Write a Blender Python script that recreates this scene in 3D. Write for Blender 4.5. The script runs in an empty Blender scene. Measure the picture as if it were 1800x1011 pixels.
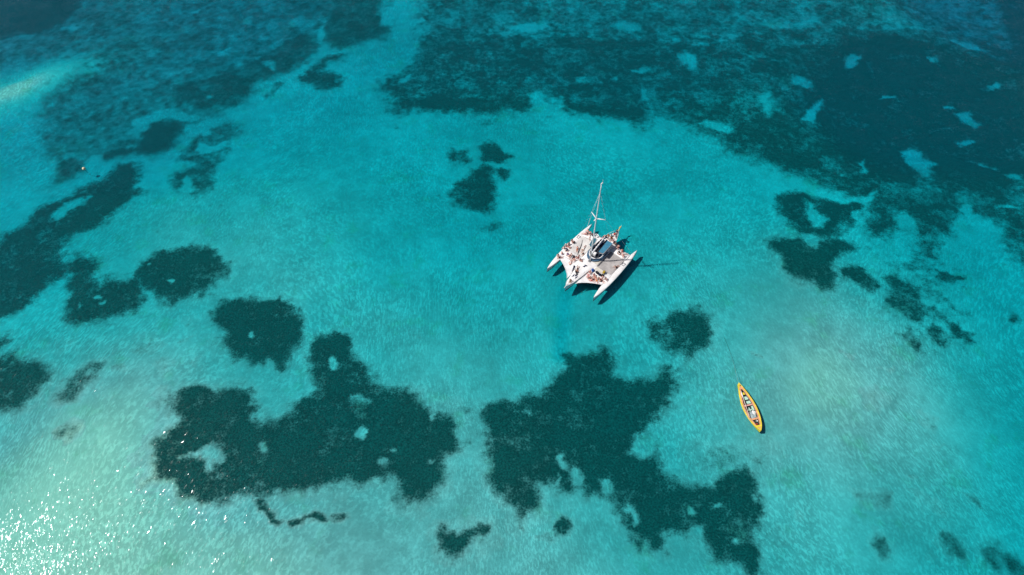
import bpy, bmesh, math, random
import numpy as np
from mathutils import Vector, Matrix

random.seed(7)
rng = np.random.default_rng(7)
scene = bpy.context.scene
col = scene.collection

# ---------------------------------------------------------------- camera, sky, sun, exposure
PITCH, CAM_H, FOC = math.radians(54.0), 108.0, 1200.0     # focal length in photo pixels (24 mm on 36 mm)
cd = bpy.data.cameras.new("camera"); cam = bpy.data.objects.new("camera", cd); col.objects.link(cam)
cam.location = (0, 0, CAM_H); cam.rotation_euler = (math.pi / 2 - PITCH, 0, 0)
cd.lens = 24.0; cd.sensor_width = 36.0; cd.clip_end = 6000.0; cd.clip_start = 0.5
scene.camera = cam

SUN_EL, SUN_AZ = math.radians(53.0), math.radians(185.0)   # direction towards the sun, counter-clockwise from +X
sun_dir = Vector((math.cos(SUN_EL) * math.cos(SUN_AZ), math.cos(SUN_EL) * math.sin(SUN_AZ), math.sin(SUN_EL)))
world = bpy.data.worlds.new("World"); scene.world = world; world.use_nodes = True
wn = world.node_tree; wn.nodes.clear()
sky = wn.nodes.new("ShaderNodeTexSky"); sky.sky_type = 'NISHITA'; sky.sun_disc = False
sky.sun_elevation = SUN_EL; sky.sun_rotation = math.pi / 2 - SUN_AZ
bgn = wn.nodes.new("ShaderNodeBackground"); bgn.inputs[1].default_value = 0.06
wo = wn.nodes.new("ShaderNodeOutputWorld")
wn.links.new(sky.outputs[0], bgn.inputs[0]); wn.links.new(bgn.outputs[0], wo.inputs[0])
sl = bpy.data.lights.new("sun", 'SUN'); sl.energy = 5.0; sl.angle = math.radians(1.2); sl.color = (1.0, 0.97, 0.93)
sun = bpy.data.objects.new("sun", sl); col.objects.link(sun)
sun.rotation_euler = (-sun_dir).to_track_quat('-Z', 'Y').to_euler()
sun.location = (0, 0, 200)
vs = scene.view_settings
vs.view_transform = 'Standard'; vs.look = 'None'; vs.gamma = 1.0; vs.exposure = -0.12; vs.use_curve_mapping = False
scene.cycles.max_bounces = 4; scene.cycles.diffuse_bounces = 1; scene.cycles.glossy_bounces = 2; scene.cycles.transparent_max_bounces = 16
scene.cycles.volume_bounces = 0
scene.cycles.adaptive_threshold = 0.02
scene.cycles.caustics_reflective = False; scene.cycles.caustics_refractive = False

# ---------------------------------------------------------------- helpers
cp, sp = math.cos(PITCH), math.sin(PITCH)
def pix(px, py, z=0.0):
    """photo pixel(s) -> point on the horizontal level z"""
    px = np.asarray(px, float); py = np.asarray(py, float)
    dx = px - 900.0; u = -(py - 505.5)
    dy = FOC * cp + u * sp; dz = -FOC * sp + u * cp
    t = (z - CAM_H) / dz
    return dx * t, dy * t

def tag(o, label=None, cat=None, group=None, kind=None):
    if label: o["label"] = label
    if cat: o["category"] = cat
    if group: o["group"] = group
    if kind: o["kind"] = kind
    return o

def link_mesh(name, verts, faces, mat=None, parent=None, smooth=False):
    me = bpy.data.meshes.new(name); me.from_pydata([tuple(v) for v in verts], [], [tuple(f) for f in faces]); me.update()
    return link_data(name, me, mat, parent, smooth)

def link_data(name, me, mat=None, parent=None, smooth=False):
    if mat is not None: me.materials.append(mat)
    if smooth: me.polygons.foreach_set("use_smooth", [True] * len(me.polygons))
    o = bpy.data.objects.new(name, me); col.objects.link(o)
    if parent: o.parent = parent
    return o

class NT:
    """small helper for node materials"""
    def __init__(s, name):
        s.m = bpy.data.materials.new(name); s.m.use_nodes = True
        s.t = s.m.node_tree; s.t.nodes.clear(); s.out = s.t.nodes.new("ShaderNodeOutputMaterial")
    def n(s, typ, ins=None, **props):
        nd = s.t.nodes.new("ShaderNode" + typ)
        for k, v in props.items(): setattr(nd, k, v)
        for k, v in (ins or {}).items():
            if isinstance(v, bpy.types.NodeSocket): s.t.links.new(v, nd.inputs[k])
            else: nd.inputs[k].default_value = v
        return nd
    def link(s, a, b): s.t.links.new(a, b)
    def math(s, op, a, b=None, c=None, clamp=False):
        nd = s.n("Math", {0: a}, operation=op, use_clamp=clamp)
        for i, q in ((1, b), (2, c)):
            if q is not None:
                if isinstance(q, bpy.types.NodeSocket): s.link(q, nd.inputs[i])
                else: nd.inputs[i].default_value = q
        return nd.outputs[0]
    def noise(s, vec, scale, detail=3.0, rough=0.55, dist=0.0):
        nd = s.n("TexNoise", {"Scale": scale, "Detail": detail, "Roughness": rough, "Distortion": dist})
        if vec is not None: s.link(vec, nd.inputs["Vector"])
        return nd.outputs[0]
    def ramp(s, fac, lo, hi, a=0.0, b=1.0):
        nd = s.n("MapRange", {0: fac, 1: lo, 2: hi, 3: a, 4: b}, interpolation_type='SMOOTHSTEP'); return nd.outputs[0]
    def mix(s, fac, a, b):
        nd = s.n("Mix", {}, data_type='RGBA')
        for sock, q in ((nd.inputs[0], fac), (nd.inputs[6], a), (nd.inputs[7], b)):
            if isinstance(q, bpy.types.NodeSocket): s.link(q, sock)
            else: sock.default_value = q if not isinstance(q, tuple) or len(q) == 4 else (*q, 1)
        return nd.outputs[2]

def simple_mat(name, rgb, rough=0.5, var=0.12, scale=3.0, spec=0.4, metal=0.0, bump=0.0, bscale=20.0):
    """painted / plastic / cloth surface with slight blotchy wear"""
    k = NT(name); co = k.n("TexCoord").outputs["Object"]
    f = k.noise(co, scale, 4, 0.6)
    f2 = k.ramp(f, 0.3, 0.75)
    dark = tuple(c * (1 - var) for c in rgb); lite = tuple(min(1, c * (1 + var * 0.5)) for c in rgb)
    c = k.mix(f2, dark, lite)
    b = k.n("BsdfPrincipled", {"Base Color": c, "Roughness": rough, "Metallic": metal, "Specular IOR Level": spec})
    if bump:
        bp = k.n("Bump", {"Strength": bump, "Distance": 0.02, "Height": k.noise(co, bscale, 3)})
        k.link(bp.outputs[0], b.inputs["Normal"])
    k.link(b.outputs[0], k.out.inputs[0]); return k.m

# ---------------------------------------------------------------- numpy noise
class VNoise:
    def __init__(s, seed, n=256):
        s.g = np.random.default_rng(seed).random((n, n)); s.nn = n
    def at(s, x, y):
        xi = np.floor(x).astype(int); yi = np.floor(y).astype(int); fx = x - xi; fy = y - yi
        fx = fx * fx * (3 - 2 * fx); fy = fy * fy * (3 - 2 * fy); n = s.nn; g = s.g
        a = g[xi % n, yi % n]; b = g[(xi + 1) % n, yi % n]; c = g[xi % n, (yi + 1) % n]; d = g[(xi + 1) % n, (yi + 1) % n]
        return (a * (1 - fx) + b * fx) * (1 - fy) + (c * (1 - fx) + d * fx) * fy
def fbm(seed, x, y, size, octs=4, gain=0.55):
    v = VNoise(seed); tot = 0; amp = 1.0; s = 0
    for o in range(octs):
        k = 2.03 ** o / size
        tot = tot + amp * (v.at(x * k + 17.3 * o, y * k + 5.1 * o) - 0.5); s += amp; amp *= gain
    return tot / s * 2       # about -1 .. 1

# ---------------------------------------------------------------- depth of the lagoon (metres at photo pixels)
DEPTH = [(0, 1011, .65), (100, 830, 0.6), (20, 890, 1.9), (190, 950, 1.5), (300, 900, 0.9), (430, 960, 1.35), (600, 950, 1.3), (900, 970, 1.5), (200, 650, 1.45), (60, 760, 1.3), (400, 480, 1.7), (300, 430, 2.0),
 (500, 400, 1.95), (700, 450, 3.2), (620, 380, 2.8), (700, 620, 1.9), (560, 520, 1.7), (900, 640, 1.9), (900, 520, 2.9), (900, 400, 3.3), (1000, 300, 2.9), (700, 260, 3.4), (480, 300, 3.2), (550, 200, 4.0), (680, 100, 4.2), (150, 120, 5.0),
 (0, 330, 3.4), (100, 230, 4.4), (300, 250, 4.4), (1100, 560, 2.5), (1020, 560, 2.3), (1300, 500, 1.7), (1250, 420, 2.8), (1300, 650, 1.1), (1200, 780, 2.2), (1500, 800, .95), (1440, 880, 1.15), (1600, 700, 1.15), (1500, 620, 1.2), (1750, 700, 3.1),
 (1790, 850, 3.6), (1700, 980, 3.4), (1560, 900, 2.9), (1450, 960, 2.3), (1720, 450, 3.3), (1600, 520, 2.7), (1300, 300, 3.0), (1100, 100, 4.4), (1600, 180, 5.5), (1800, 0, 7.0), (900, 40, 4.3),
 (1300, 30, 4.3), (0, 0, 5.5), (400, 30, 5.5), (1200, 960, 1.8), (830, 820, 1.5), (1350, 760, 1.2), (60, 480, 3.2), (0, 640, 1.9),
 (400, 810, 2.1), (480, 790, 2.3), (650, 790, 2.3), (590, 660, 2.3), (345, 760, 2.0), (345, 850, 1.7), (720, 840, 2.1), (450, 580, 2.5), (950, 780, 2.4), (1060, 720, 2.5), (1150, 890, 2.4), (1280, 910, 2.4), (1195, 585, 2.6), (815, 950, 2.0), (190, 520, 2.6), (320, 490, 2.6), (30, 680, 2.4),
 (230, 830, .62), (150, 790, .68), (200, 890, .66), (60, 960, .68), (120, 850, .66), (400, 940, .72), (300, 960, .72), (540, 950, .75), (700, 960, .9), (250, 750, .8), (320, 920, .68), (840, 860, 1.1), (950, 970, 1.2), (1600, 780, .8), (1450, 720, .9), (1550, 850, .9)]
_dp = np.array(DEPTH, float); _t = np.clip((_dp[:, 2] - 1) / 2, 0, 1); _dp[:, 2] *= 0.62 + 0.38 * _t * _t * (3 - 2 * _t)
_dx, _dy = pix(_dp[:, 0], _dp[:, 1], -1.6)
def seabed_z(x, y):
    x = np.asarray(x, float); y = np.asarray(y, float); num = 0; den = 0
    for X, Y, d in zip(_dx, _dy, _dp[:, 2]):
        r2 = (x - X) ** 2 + (y - Y) ** 2
        w = np.exp(-r2 / (2 * 11.0 ** 2)) + 2e-3 / (1 + r2 / 900.0)
        num = num + w * d; den = den + w
    d = num / den
    # bed raised into a narrow shallow ridge at the upper left
    (x0, x1), (y0, y1) = pix([20, 150], [160, 108], -1.0); th = math.atan2(y1 - y0, x1 - x0); ca, sa = math.cos(th), math.sin(th)
    u = (x - x0) * ca + (y - y0) * sa; v = -(x - x0) * sa + (y - y0) * ca
    v = v + 1.6 * fbm(5, x, y, 6.0, 3)
    d = d + (0.84 - d) * np.clip(1.05 * np.exp(-(u / 22.0) ** 2 - (v / 7.5) ** 2), 0, 1)
    # trough scoured below the trimaran's bow
    (x0, x1), (y0, y1) = pix([994, 984], [512, 625], -1.6); L2 = (x1 - x0) ** 2 + (y1 - y0) ** 2
    t = np.clip(((x - x0) * (x1 - x0) + (y - y0) * (y1 - y0)) / L2, 0, 1)
    d = d + 1.3 * np.exp(-((x - x0 - t * (x1 - x0)) ** 2 + (y - y0 - t * (y1 - y0)) ** 2) / (2 * 1.1 ** 2))
    d = d + 0.16 * fbm(3, x, y, 9.0, 3) * np.clip(d - 0.5, 0, 1.2)
    return -np.clip(d * 0.62, 0.24, 9)   # shallow lagoon
# ---------------------------------------------------------------- seagrass beds, traced as outlines on the sea bed
# name -> (label, [(density, softness in m, outline in photo pixels)], edge warp)
def circ(x, y, r, k=1.0): return [(x + r * math.cos(a), y + r * k * math.sin(a)) for a in np.linspace(0, 2 * math.pi, 10)[:-1]]
SAND_GAPS = [  # (strength, softness, outline): bare sand inside the beds
 (0.9, 1.2, [(222,225),(238,206),(265,194),(297,188),(322,196),(345,203),(312,204),(298,199),(270,205),(252,216),(240,232)]),
 (0.7, 1.0, [(148,285),(158,268),(172,270),(176,284),(165,292),(150,296)]),
 (0.8, 0.5, [(342,262),(352,248),(362,250),(368,262),(350,266)]), (0.8, 0.5, [(368,257),(380,250),(395,246),(392,256),(374,261)]),
 (0.8, 0.5, [(316,328),(322,312),(332,304),(335,312),(330,322),(347,331),(330,336)]),
 (0.75, 0.9, [(95,378),(112,356),(150,344),(132,364),(108,380)]),
 (0.95, 0.5, [(318,809),(335,800),(350,795),(363,786),(375,782),(390,795),(394,808),(380,813),(372,824),(364,824),(362,811),(345,806)]),
 (0.85, 0.5, circ(592,646,8)), (0.75, 0.5, [(619,772),(626,764),(634,760),(641,768),(634,774),(637,781),(627,778)]), (0.7, 1.0, [(440,738),(452,725),(463,735),(470,750),(450,752)]), (0.6, 0.6, circ(463,790,6,1.6)),
 (0.6, 0.4, circ(265,470,5,.5)), (0.8, 0.35, circ(297,499,7,.5)), (0.6, 0.35, circ(173,521,7,.5)), (0.6, 0.4, circ(145,535,5,1.0)), (0.8, 0.35, circ(443,597,6,.8)), (.6, .3, circ(185, 532, 6, .5)),
 (0.85, 0.6, [(1418,365),(1428,358),(1438,374),(1456,386),(1446,400),(1436,400),(1428,386)]), (0.9, 0.5, [(1412,415),(1424,412),(1437,425),(1434,440),(1426,436)]),
 (0.9, 0.6, [(1408,206),(1420,196),(1430,173),(1448,166),(1440,186),(1431,211)]), (0.7, 0.8, [(1388,124),(1400,126),(1428,136),(1437,150),(1425,150),(1396,141)]),
 (0.8, 0.5, [(1488,107),(1500,88),(1519,92),(1512,105),(1500,110)]), (0.75, 0.9, [(1592,266),(1602,254),(1622,258),(1630,274),(1646,275),(1636,290),(1635,316),(1625,310),(1610,294)]),
 (0.7, 0.8, [(1688,192),(1708,184),(1716,202),(1730,212),(1712,216),(1700,208)]), (0.7, 0.6, [(1510,278),(1518,270),(1523,300),(1512,300)]), (0.8, 0.35, [(1556,166),(1566,160),(1584,162),(1584,165),(1568,165)]),
 (0.6, 1.0, [(1666,58),(1690,60),(1715,66),(1737,77),(1715,75),(1688,66)]), (0.7, 0.7, [(1232,218),(1250,212),(1275,216),(1292,228),(1275,232),(1250,224)]), (0.75, 0.9, [(1198,92),(1212,86),(1222,95),(1230,114),(1216,116),(1203,106)]),
 (0.5, 1.5, [(1338,165),(1352,160),(1365,175),(1360,205),(1348,208),(1340,190)]), (0.6, 0.8, [(1685,240),(1700,234),(1714,238),(1700,246),(1690,250)]), (0.5, 0.8, [(1700,276),(1730,284),(1765,296),(1735,292)]), (0.5, 0.8, [(1770,302),(1800,300),(1800,315),(1782,312)]),
 (0.5, .7, [(1744,145),(1760,142),(1760,152),(1745,152)]), (0.5, .6, [(1668,178),(1680,176),(1684,182),(1670,183)]), (.45, .6, [(1638, 92), (1650, 90), (1656, 98), (1645, 97)]),
 (0.8, 1.0, [(1448,340),(1470,344),(1500,348),(1520,344),(1541,330),(1536,345),(1515,356),(1480,352)]),
 (0.8, 0.9, [(1692,362),(1704,358),(1712,380),(1720,386),(1704,386)]), (0.7, 0.5, [(1750,364),(1765,358),(1788,364),(1770,367)]), (0.8, 1.0, [(1570,380),(1590,372),(1600,380),(1596,395),(1585,392)]), (.6, .8, [(1500, 362), (1516, 372), (1520, 392), (1508, 384)]),
 (0.7, 0.8, [(935,166),(950,162),(962,172),(958,184),(940,186)]), (0.6, 0.8, [(970,170),(985,166),(990,182),(975,185)]), (0.7, 0.7, [(1124,155),(1132,150),(1135,168),(1126,170)]), (0.6, 0.7, [(1112,116),(1130,112),(1145,118),(1128,124)]),
 (0.7, 1.0, [(1080,40),(1100,32),(1125,42),(1105,52),(1090,48)]), (0.6, 0.9, [(1178,60),(1192,60),(1196,70),(1182,70)]), (0.6, 1.3, [(890,44),(930,36),(970,34),(955,48),(920,54)]), (0.5, 0.8, [(1030,48),(1045,50),(1042,60),(1030,58)]),
 (.5, .8, [(1012, 130), (1028, 128), (1024, 136), (1010, 138)]), (.5, .8, [(1070, 130), (1090, 130), (1088, 136), (1072, 136)]), (.6, .7, [(664, 130), (680, 131), (676, 140), (665, 140)]), (.55, .8, [(702, 134), (716, 128), (722, 136), (706, 142)]), (.6, .6, [(735, 28), (745, 25), (748, 33), (737, 34)]),
 (0.9, 0.6, [(985,812),(992,812),(1002,832),(1000,842),(994,836)]), (0.8, 0.6, [(1004,846),(1012,834),(1028,834),(1026,848),(1014,862),(1008,860)]), (0.8, .7, [(1052,838),(1062,838),(1074,860),(1062,866)]), (0.7, 0.6, [(978,866),(986,848),(990,850),(984,868)]),
 (0.8, 0.5, [(1094,884),(1106,880),(1122,896),(1124,918),(1112,922),(1108,904)]), (0.8, 0.7, [(1112,796),(1125,772),(1140,770),(1146,792),(1128,804)]), (0.7, .5, circ(1215,896,8,.7)), (0.6, .4, circ(1258,889,6,.7)), (0.6, .4, circ(1288,951,6,.6)), (.8, .6, [(1205, 945), (1215, 928), (1232, 930), (1232, 945)]),
 (0.5, .5, circ(635,712,14,.4)), (0.5, .5, circ(670,874,10,1)), (.6, .5, [(755, 742), (762, 732), (766, 745), (758, 752)]), (.5, .5, circ(752, 820, 8, .8)), (.45, .5, circ(672, 817, 9, .7)), (.45, .5, circ(696, 798, 7, .7)), (.5, .6, [(905, 725), (925, 722), (945, 728), (922, 732)]),
 (.5, .6, [(382, 80), (396, 76), (398, 90), (372, 88)]), (.4, .8, [(325, 14), (348, 10), (350, 16), (330, 17)]), (.45, 1.0, [(505, 30), (530, 20), (545, 30), (530, 46), (512, 42)]), (.4, .7, [(426, 22), (440, 20), (440, 34), (428, 34)]), (.5, .8, [(455, 104), (468, 100), (480, 106), (476, 118), (468, 118)]), (.4, .5, circ(367, 163, 5, .7)), (.5, .8, [(558, 45), (566, 40), (568, 60), (560, 70)]), (.4, 1, circ(258, 88, 10, .7)),
 (.55, 1.5, [(110, 42), (128, 32), (135, 40), (122, 48)]),
]
BEDS = {
 'bedA': ("broad dim seagrass bed filling the upper left of the lagoon", [
   (0.66, 3.0, [(-60,-60),(690,-60),(683,0),(664,17),(668,37),(688,43),(678,70),(650,67),(600,82),(560,78),(545,106),(505,124),(478,133),(450,145),(438,165),(425,182),(398,184),(380,195),(350,208),(318,212),(318,235),(300,258),(272,267),(235,262),(200,274),(165,292),(140,302),(118,318),(95,318),(86,300),(70,268),(63,245),(70,215),(58,196),(100,150),(150,120),(135,98),(60,110),(-60,130)]),
   (0.85, 1.2, [(590,-40),(690,-40),(664,17),(668,37),(688,43),(678,70),(650,67),(600,82),(572,76),(560,40),(575,15)]),
   (0.85, 1.6, [(330,190),(300,170),(290,140),(340,130),(400,110),(450,95),(500,60),(540,45),(560,78),(545,106),(505,124),(450,145),(438,165),(425,182),(398,184),(370,196)]),
   (0.92, 1.0, [(248,228),(262,212),(285,203),(318,208),(348,207),(320,217),(315,238),(300,258),(272,267),(235,262),(205,272),(170,285),(165,262),(200,255),(235,250)]),
   (0.8, 1.5, [(88,285),(110,268),(140,270),(148,295),(128,316),(95,318)]), (.72, 2.5, [(65, 225), (110, 215), (130, 250), (110, 270), (68, 262)]),
   (1.0, 2.5, [(-60,-60),(180,-60),(130,20),(80,48),(-60,70)]) ]),
 'bedB': ("small hooked seagrass patch beside the sand channel at the top left", [(0.85, 0.8, [(520,133),(547,110),(575,90),(602,90),(598,102),(575,107),(571,118),(585,123),(601,136),(598,150),(575,158),(550,153),(533,146)]), (0.6, 0.8, [(462,166),(468,145),(480,136),(495,134),(497,150),(485,165),(470,168)])]),
 'bedC': ("ragged seagrass patch with two sandy holes below the upper left bed", [(0.75, 0.8, [(340,235),(353,227),(367,232),(383,219),(410,207),(425,228),(408,240),(398,267),(378,287),(373,307),(383,320),(376,337),(350,349),(326,338),(296,326),(292,315),(312,297),(336,284),(306,276),(313,262),(325,250)])]),
 'bedD': ("long dark seagrass band running in from the left edge", [
   (0.95, 1.0, [(-60,450),(0,428),(12,408),(48,390),(62,368),(90,356),(125,342),(150,324),(185,308),(206,286),(236,284),(240,305),(230,325),(255,336),(228,346),(205,372),(188,388),(160,402),(125,412),(110,435),(103,455),(112,463),(128,452),(150,452),(172,455),(182,462),(176,475),(165,485),(180,492),(205,490),(245,497),(262,512),(255,535),(240,555),(190,562),(140,568),(118,560),(120,540),(126,512),(122,490),(110,488),(80,500),(66,520),(60,535),(38,550),(-60,590)])]),
 'bedE': ("rounded dark seagrass patch at left with two bright sand specks", [(0.95, 0.8, [(233,480),(248,462),(270,452),(290,443),(340,431),(372,436),(385,452),(400,465),(396,482),(372,503),(356,522),(330,530),(305,536),(285,530),(270,515),(255,515),(244,496)])]),
 'bedF': ("rounded dark seagrass patch with one sand speck left of centre", [(0.97, 0.7, [(374,566),(378,548),(388,534),(420,531),(480,528),(498,528),(518,544),(528,572),(524,610),(508,630),(500,652),(490,648),(478,634),(450,641),(424,632),(402,614),(390,588),(378,578)]), (.3, 1.2, [(365, 610), (385, 590), (410, 620), (400, 632), (375, 628)])]),
 'bedG': ("dark rounded seagrass bed cut by the left edge of the lagoon view", [(0.95, 1.0, [(-60,640),(0,630),(22,625),(52,632),(80,650),(88,670),(76,690),(50,708),(35,724),(0,730),(-60,735)]), (0.75, 0.9, [(-30,604),(0,600),(28,590),(22,606),(0,625),(-30,632)])]),
 'bedH': ("small slanted seagrass patch near the left sandbank", [(0.7, 0.8, [(110,697),(130,670),(160,648),(192,638),(186,656),(160,690),(142,706),(120,706)])]),
 'bedI': ("small pale seagrass spot alone on the left sandbank", [(0.62, 0.5, [(111,762),(128,748),(147,754),(146,770),(128,778),(114,772)])]),
 'bedJ': ("large dark seagrass bed with a sandy eye in the lower left", [
   (0.98, 0.7, [(315,745),(314,708),(320,690),(350,684),(400,690),(430,686),(450,698),(448,716),(470,738),(490,742),(512,722),(535,702),(556,694),(550,660),(548,622),(560,605),(588,591),(610,595),(625,620),(640,650),(652,675),(672,690),(705,696),(742,698),(748,720),(770,738),(800,752),(808,780),(800,800),(785,815),(772,830),(770,855),(760,880),(740,891),(715,885),(698,875),(690,858),(678,842),(655,845),(630,853),(605,846),(560,858),(510,862),(470,872),(430,880),(405,888),(382,898),(345,885),(318,873),(305,856),(288,848),(266,850),(275,838),(268,812),(275,785),(298,762)]),
   (0.4, 1.0, [(275,695),(288,680),(310,688),(318,705),(312,722),(290,720),(278,716)]), (.35, 1.2, [(690, 880), (720, 880), (750, 888), (745, 900), (715, 900)]), (.3, 2.0, [(750, 720), (780, 705), (820, 715), (845, 705), (850, 790), (815, 800), (800, 760)]) ]),
 'bedK': ("thin squiggle of seagrass below the large lower left bed", [(1.0, 0.6, [(450,884),(462,885),(476,896),(490,910),(503,916),(490,924),(475,912),(460,896)]), (1.0, 0.6, [(514,916),(530,906),(548,902),(556,894),(568,905),(577,916),(560,912),(545,911),(530,919),(517,922)]), (.8, 0.6, [(580,906),(600,899),(607,911),(590,921)])]),
 'bedL': ("largest dark seagrass bed sprawling across the bottom centre", [
   (0.96, 0.8, [(850,722),(868,706),(890,700),(905,704),(940,694),(960,680),(985,664),(1000,648),(988,635),(984,616),(998,618),(1012,634),(1035,625),(1060,620),(1075,640),(1085,668),(1120,675),(1150,660),(1162,638),(1180,648),(1184,690),(1180,710),(1163,717),(1158,727),(1135,745),(1115,770),(1108,795),(1130,808),(1153,800),(1168,828),(1185,845),(1210,850),(1240,848),(1285,830),(1305,815),(1320,838),(1325,870),(1338,905),(1337,930),(1326,950),(1325,985),(1332,1020),(1312,1012),(1295,990),(1275,985),(1242,972),(1230,952),(1225,942),(1190,940),(1160,946),(1165,972),(1140,970),(1120,960),(1110,940),(1096,915),(1090,890),(1082,870),(1060,866),(1040,872),(1015,870),(1002,876),(985,866),(965,855),(950,852),(945,880),(942,895),(920,906),(900,890),(875,870),(865,850),(862,830),(850,800),(852,770)]),
   (0.35, 1.8, [(1200,790),(1240,770),(1300,775),(1350,785),(1365,800),(1335,835),(1290,822),(1240,830),(1205,825)]), (.3, 1.5, [(1335, 925), (1370, 935), (1395, 960), (1360, 975), (1335, 960)]) ]),
 'bedM': ("blunt cross shaped seagrass patch right of the trimaran's bow", [(0.9, 0.8, [(1133,572),(1145,566),(1165,569),(1178,556),(1190,545),(1215,544),(1240,558),(1248,585),(1240,606),(1215,618),(1200,632),(1188,618),(1155,612),(1140,597)]), (.3, 1.5, [(1180, 560), (1215, 535), (1258, 560), (1258, 600), (1220, 640), (1195, 640)])]),
 'bedO': ("small dark seagrass patch with two prongs at the bottom centre", [(0.95, 0.6, [(773,970),(776,950),(782,925),(792,928),(802,940),(825,938),(840,926),(858,930),(860,942),(842,944),(826,952),(822,970),(806,977),(785,971)]), (.3, 1.3, [(768, 930), (860, 918), (870, 960), (830, 985), (775, 985)])]),
 'bedP': ("tiny round seagrass spot at the bottom centre", [(0.95, 0.5, [(975,930),(984,920),(996,924),(1001,936),(992,943),(978,940)]), (0.4, 0.7, [(943,948),(960,940),(982,950),(965,956)]), (.6, .4, [(916, 922), (922, 920), (928, 934), (920, 932)])]),
 'bedQ': ("loose cluster of seagrass clumps left of the trimaran", [(0.8, 0.7, [(787,268),(800,258),(816,262),(822,278),(815,286),(792,282)]), (0.9, 0.7, [(832,256),(850,249),(870,252),(880,266),(896,276),(888,282),(868,278),(842,275)]), (0.9, 0.7, [(865,298),(880,290),(897,294),(898,306),(885,315),(868,312)]), (0.92, 0.9, [(785,345),(800,330),(825,318),(830,298),(848,288),(860,302),(870,325),(878,345),(862,372),(842,372),(820,362),(800,360)]), (0.6, 0.6, [(838,406),(855,396),(882,389),(880,398),(850,408)])]),
 'bedR': ("vast dark seagrass meadow covering the upper right of the lagoon", [
   (0.80, 1.3, [(742,55),(736,85),(725,105),(700,120),(662,134),(660,150),(680,170),(690,195),(720,201),(750,195),(800,192),(840,195),(880,200),(920,199),(938,186),(960,178),(985,184),(1000,199),(1050,205),(1090,205),(1108,218),(1130,223),(1145,218),(1150,202),(1170,205),(1200,217),(1230,236),(1262,242),(1270,265),(1300,272),(1350,272),(1370,295),(1400,310),(1430,318),(1480,340),(1520,350),(1522,370),(1502,396),(1530,415),(1552,420),(1570,402),(1576,382),(1590,380),(1600,405),(1610,430),(1625,455),(1640,456),(1650,435),(1670,420),(1675,396),(1690,380),(1705,388),(1720,380),(1742,385),(1756,400),(1760,415),(1775,437),(1790,462),(1860,520),(1860,40),(1600,40),(1500,40),(1440,30),(1420,42),(1350,45),(1280,62),(1230,74),(1150,62),(1100,58),(1000,52),(940,58),(880,52),(800,44)]),
   (0.66, 2.5, [(735,-60),(1470,-60),(1450,30),(1350,60),(1200,80),(1000,70),(740,60)]), (0.66, 3.0, [(1430,-60),(1760,-60),(1860,-60),(1860,80),(1440,60)]), (.8, 1.5, [(1425, 8), (1450, 0), (1480, 10), (1475, 45), (1450, 45)]), (.98, 4.0, [(1740, -60), (1860, -60), (1860, 120), (1780, 80)]),
   (0.97, 3.0, [(1380,110),(1450,60),(1560,40),(1720,80),(1860,100),(1860,330),(1700,340),(1600,330),(1480,330),(1440,250),(1400,180)]), (.95, 1.6, [(690, 165), (780, 160), (900, 165), (925, 195), (800, 190), (700, 196)]), (.92, 1.6, [(1000, 180), (1080, 170), (1140, 190), (1140, 215), (1060, 203), (1010, 198)]), (.92, 1.8, [(1230, 225), (1330, 215), (1420, 240), (1480, 320), (1400, 300), (1300, 268)]) ]),
 'bedS': ("hollow ring of seagrass hanging below the upper right meadow", [(0.93, 0.8, [(1367,347),(1388,337),(1440,345),(1480,351),(1515,356),(1522,374),(1505,395),(1480,401),(1470,412),(1450,420),(1436,414),(1405,413),(1385,400),(1370,372)])]),
 'bedT': ("knobbly dark seagrass patch at the right with a straight sandy notch", [(0.95, 0.7, [(1355,432),(1370,421),(1410,420),(1422,435),(1430,443),(1440,426),(1462,420),(1490,425),(1502,435),(1482,441),(1466,460),(1474,488),(1478,505),(1460,513),(1440,510),(1420,500),(1395,498),(1380,485),(1375,460),(1360,442)])]),
 'bedU': ("smooth oval seagrass patch touching the knobbly patch at the right", [(0.93, 0.6, [(1470,470),(1492,467),(1516,472),(1530,490),(1546,500),(1530,510),(1512,509),(1492,495)]), (.35, .8, [(1515, 430), (1535, 425), (1548, 432), (1530, 440)])]),
 'bedV': ("sparse broken seagrass patches trailing down the right side", [(0.45, 2.5, [(1545,455),(1600,440),(1660,462),(1705,492),(1700,560),(1712,605),(1660,620),(1590,625),(1560,560),(1545,520)]), (0.85, 1.0, [(1556,492),(1574,486),(1602,500),(1620,520),(1626,550),(1615,566),(1600,566),(1575,550),(1552,534),(1562,520)]), (0.72, 0.9, [(1572,462),(1590,454),(1606,466),(1626,470),(1600,480),(1582,476)]), (0.85, 0.8, [(1643,470),(1662,476),(1697,490),(1680,500),(1655,498)]), (0.6, 1.2, [(1630,505),(1660,510),(1685,535),(1693,560),(1672,548),(1655,520),(1640,522)]), (0.85, 0.8, [(1626,582),(1640,569),(1658,574),(1668,598),(1662,616),(1646,613),(1632,598)]), (0.85, 0.8, [(1658,566),(1680,567),(1706,590),(1708,606),(1690,600),(1670,588)]), (0.8, .8, [(1574,592),(1598,588),(1616,610),(1610,622),(1590,612)]), (.6, 1.0, [(1620, 535), (1640, 528), (1648, 540), (1632, 550), (1640, 560), (1625, 560)])]),
 'bedY': ("tiny lone seagrass spot by the right edge", [(0.85, 0.5, [(1769,551),(1784,547),(1793,558),(1786,569),(1775,562)])]),
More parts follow.
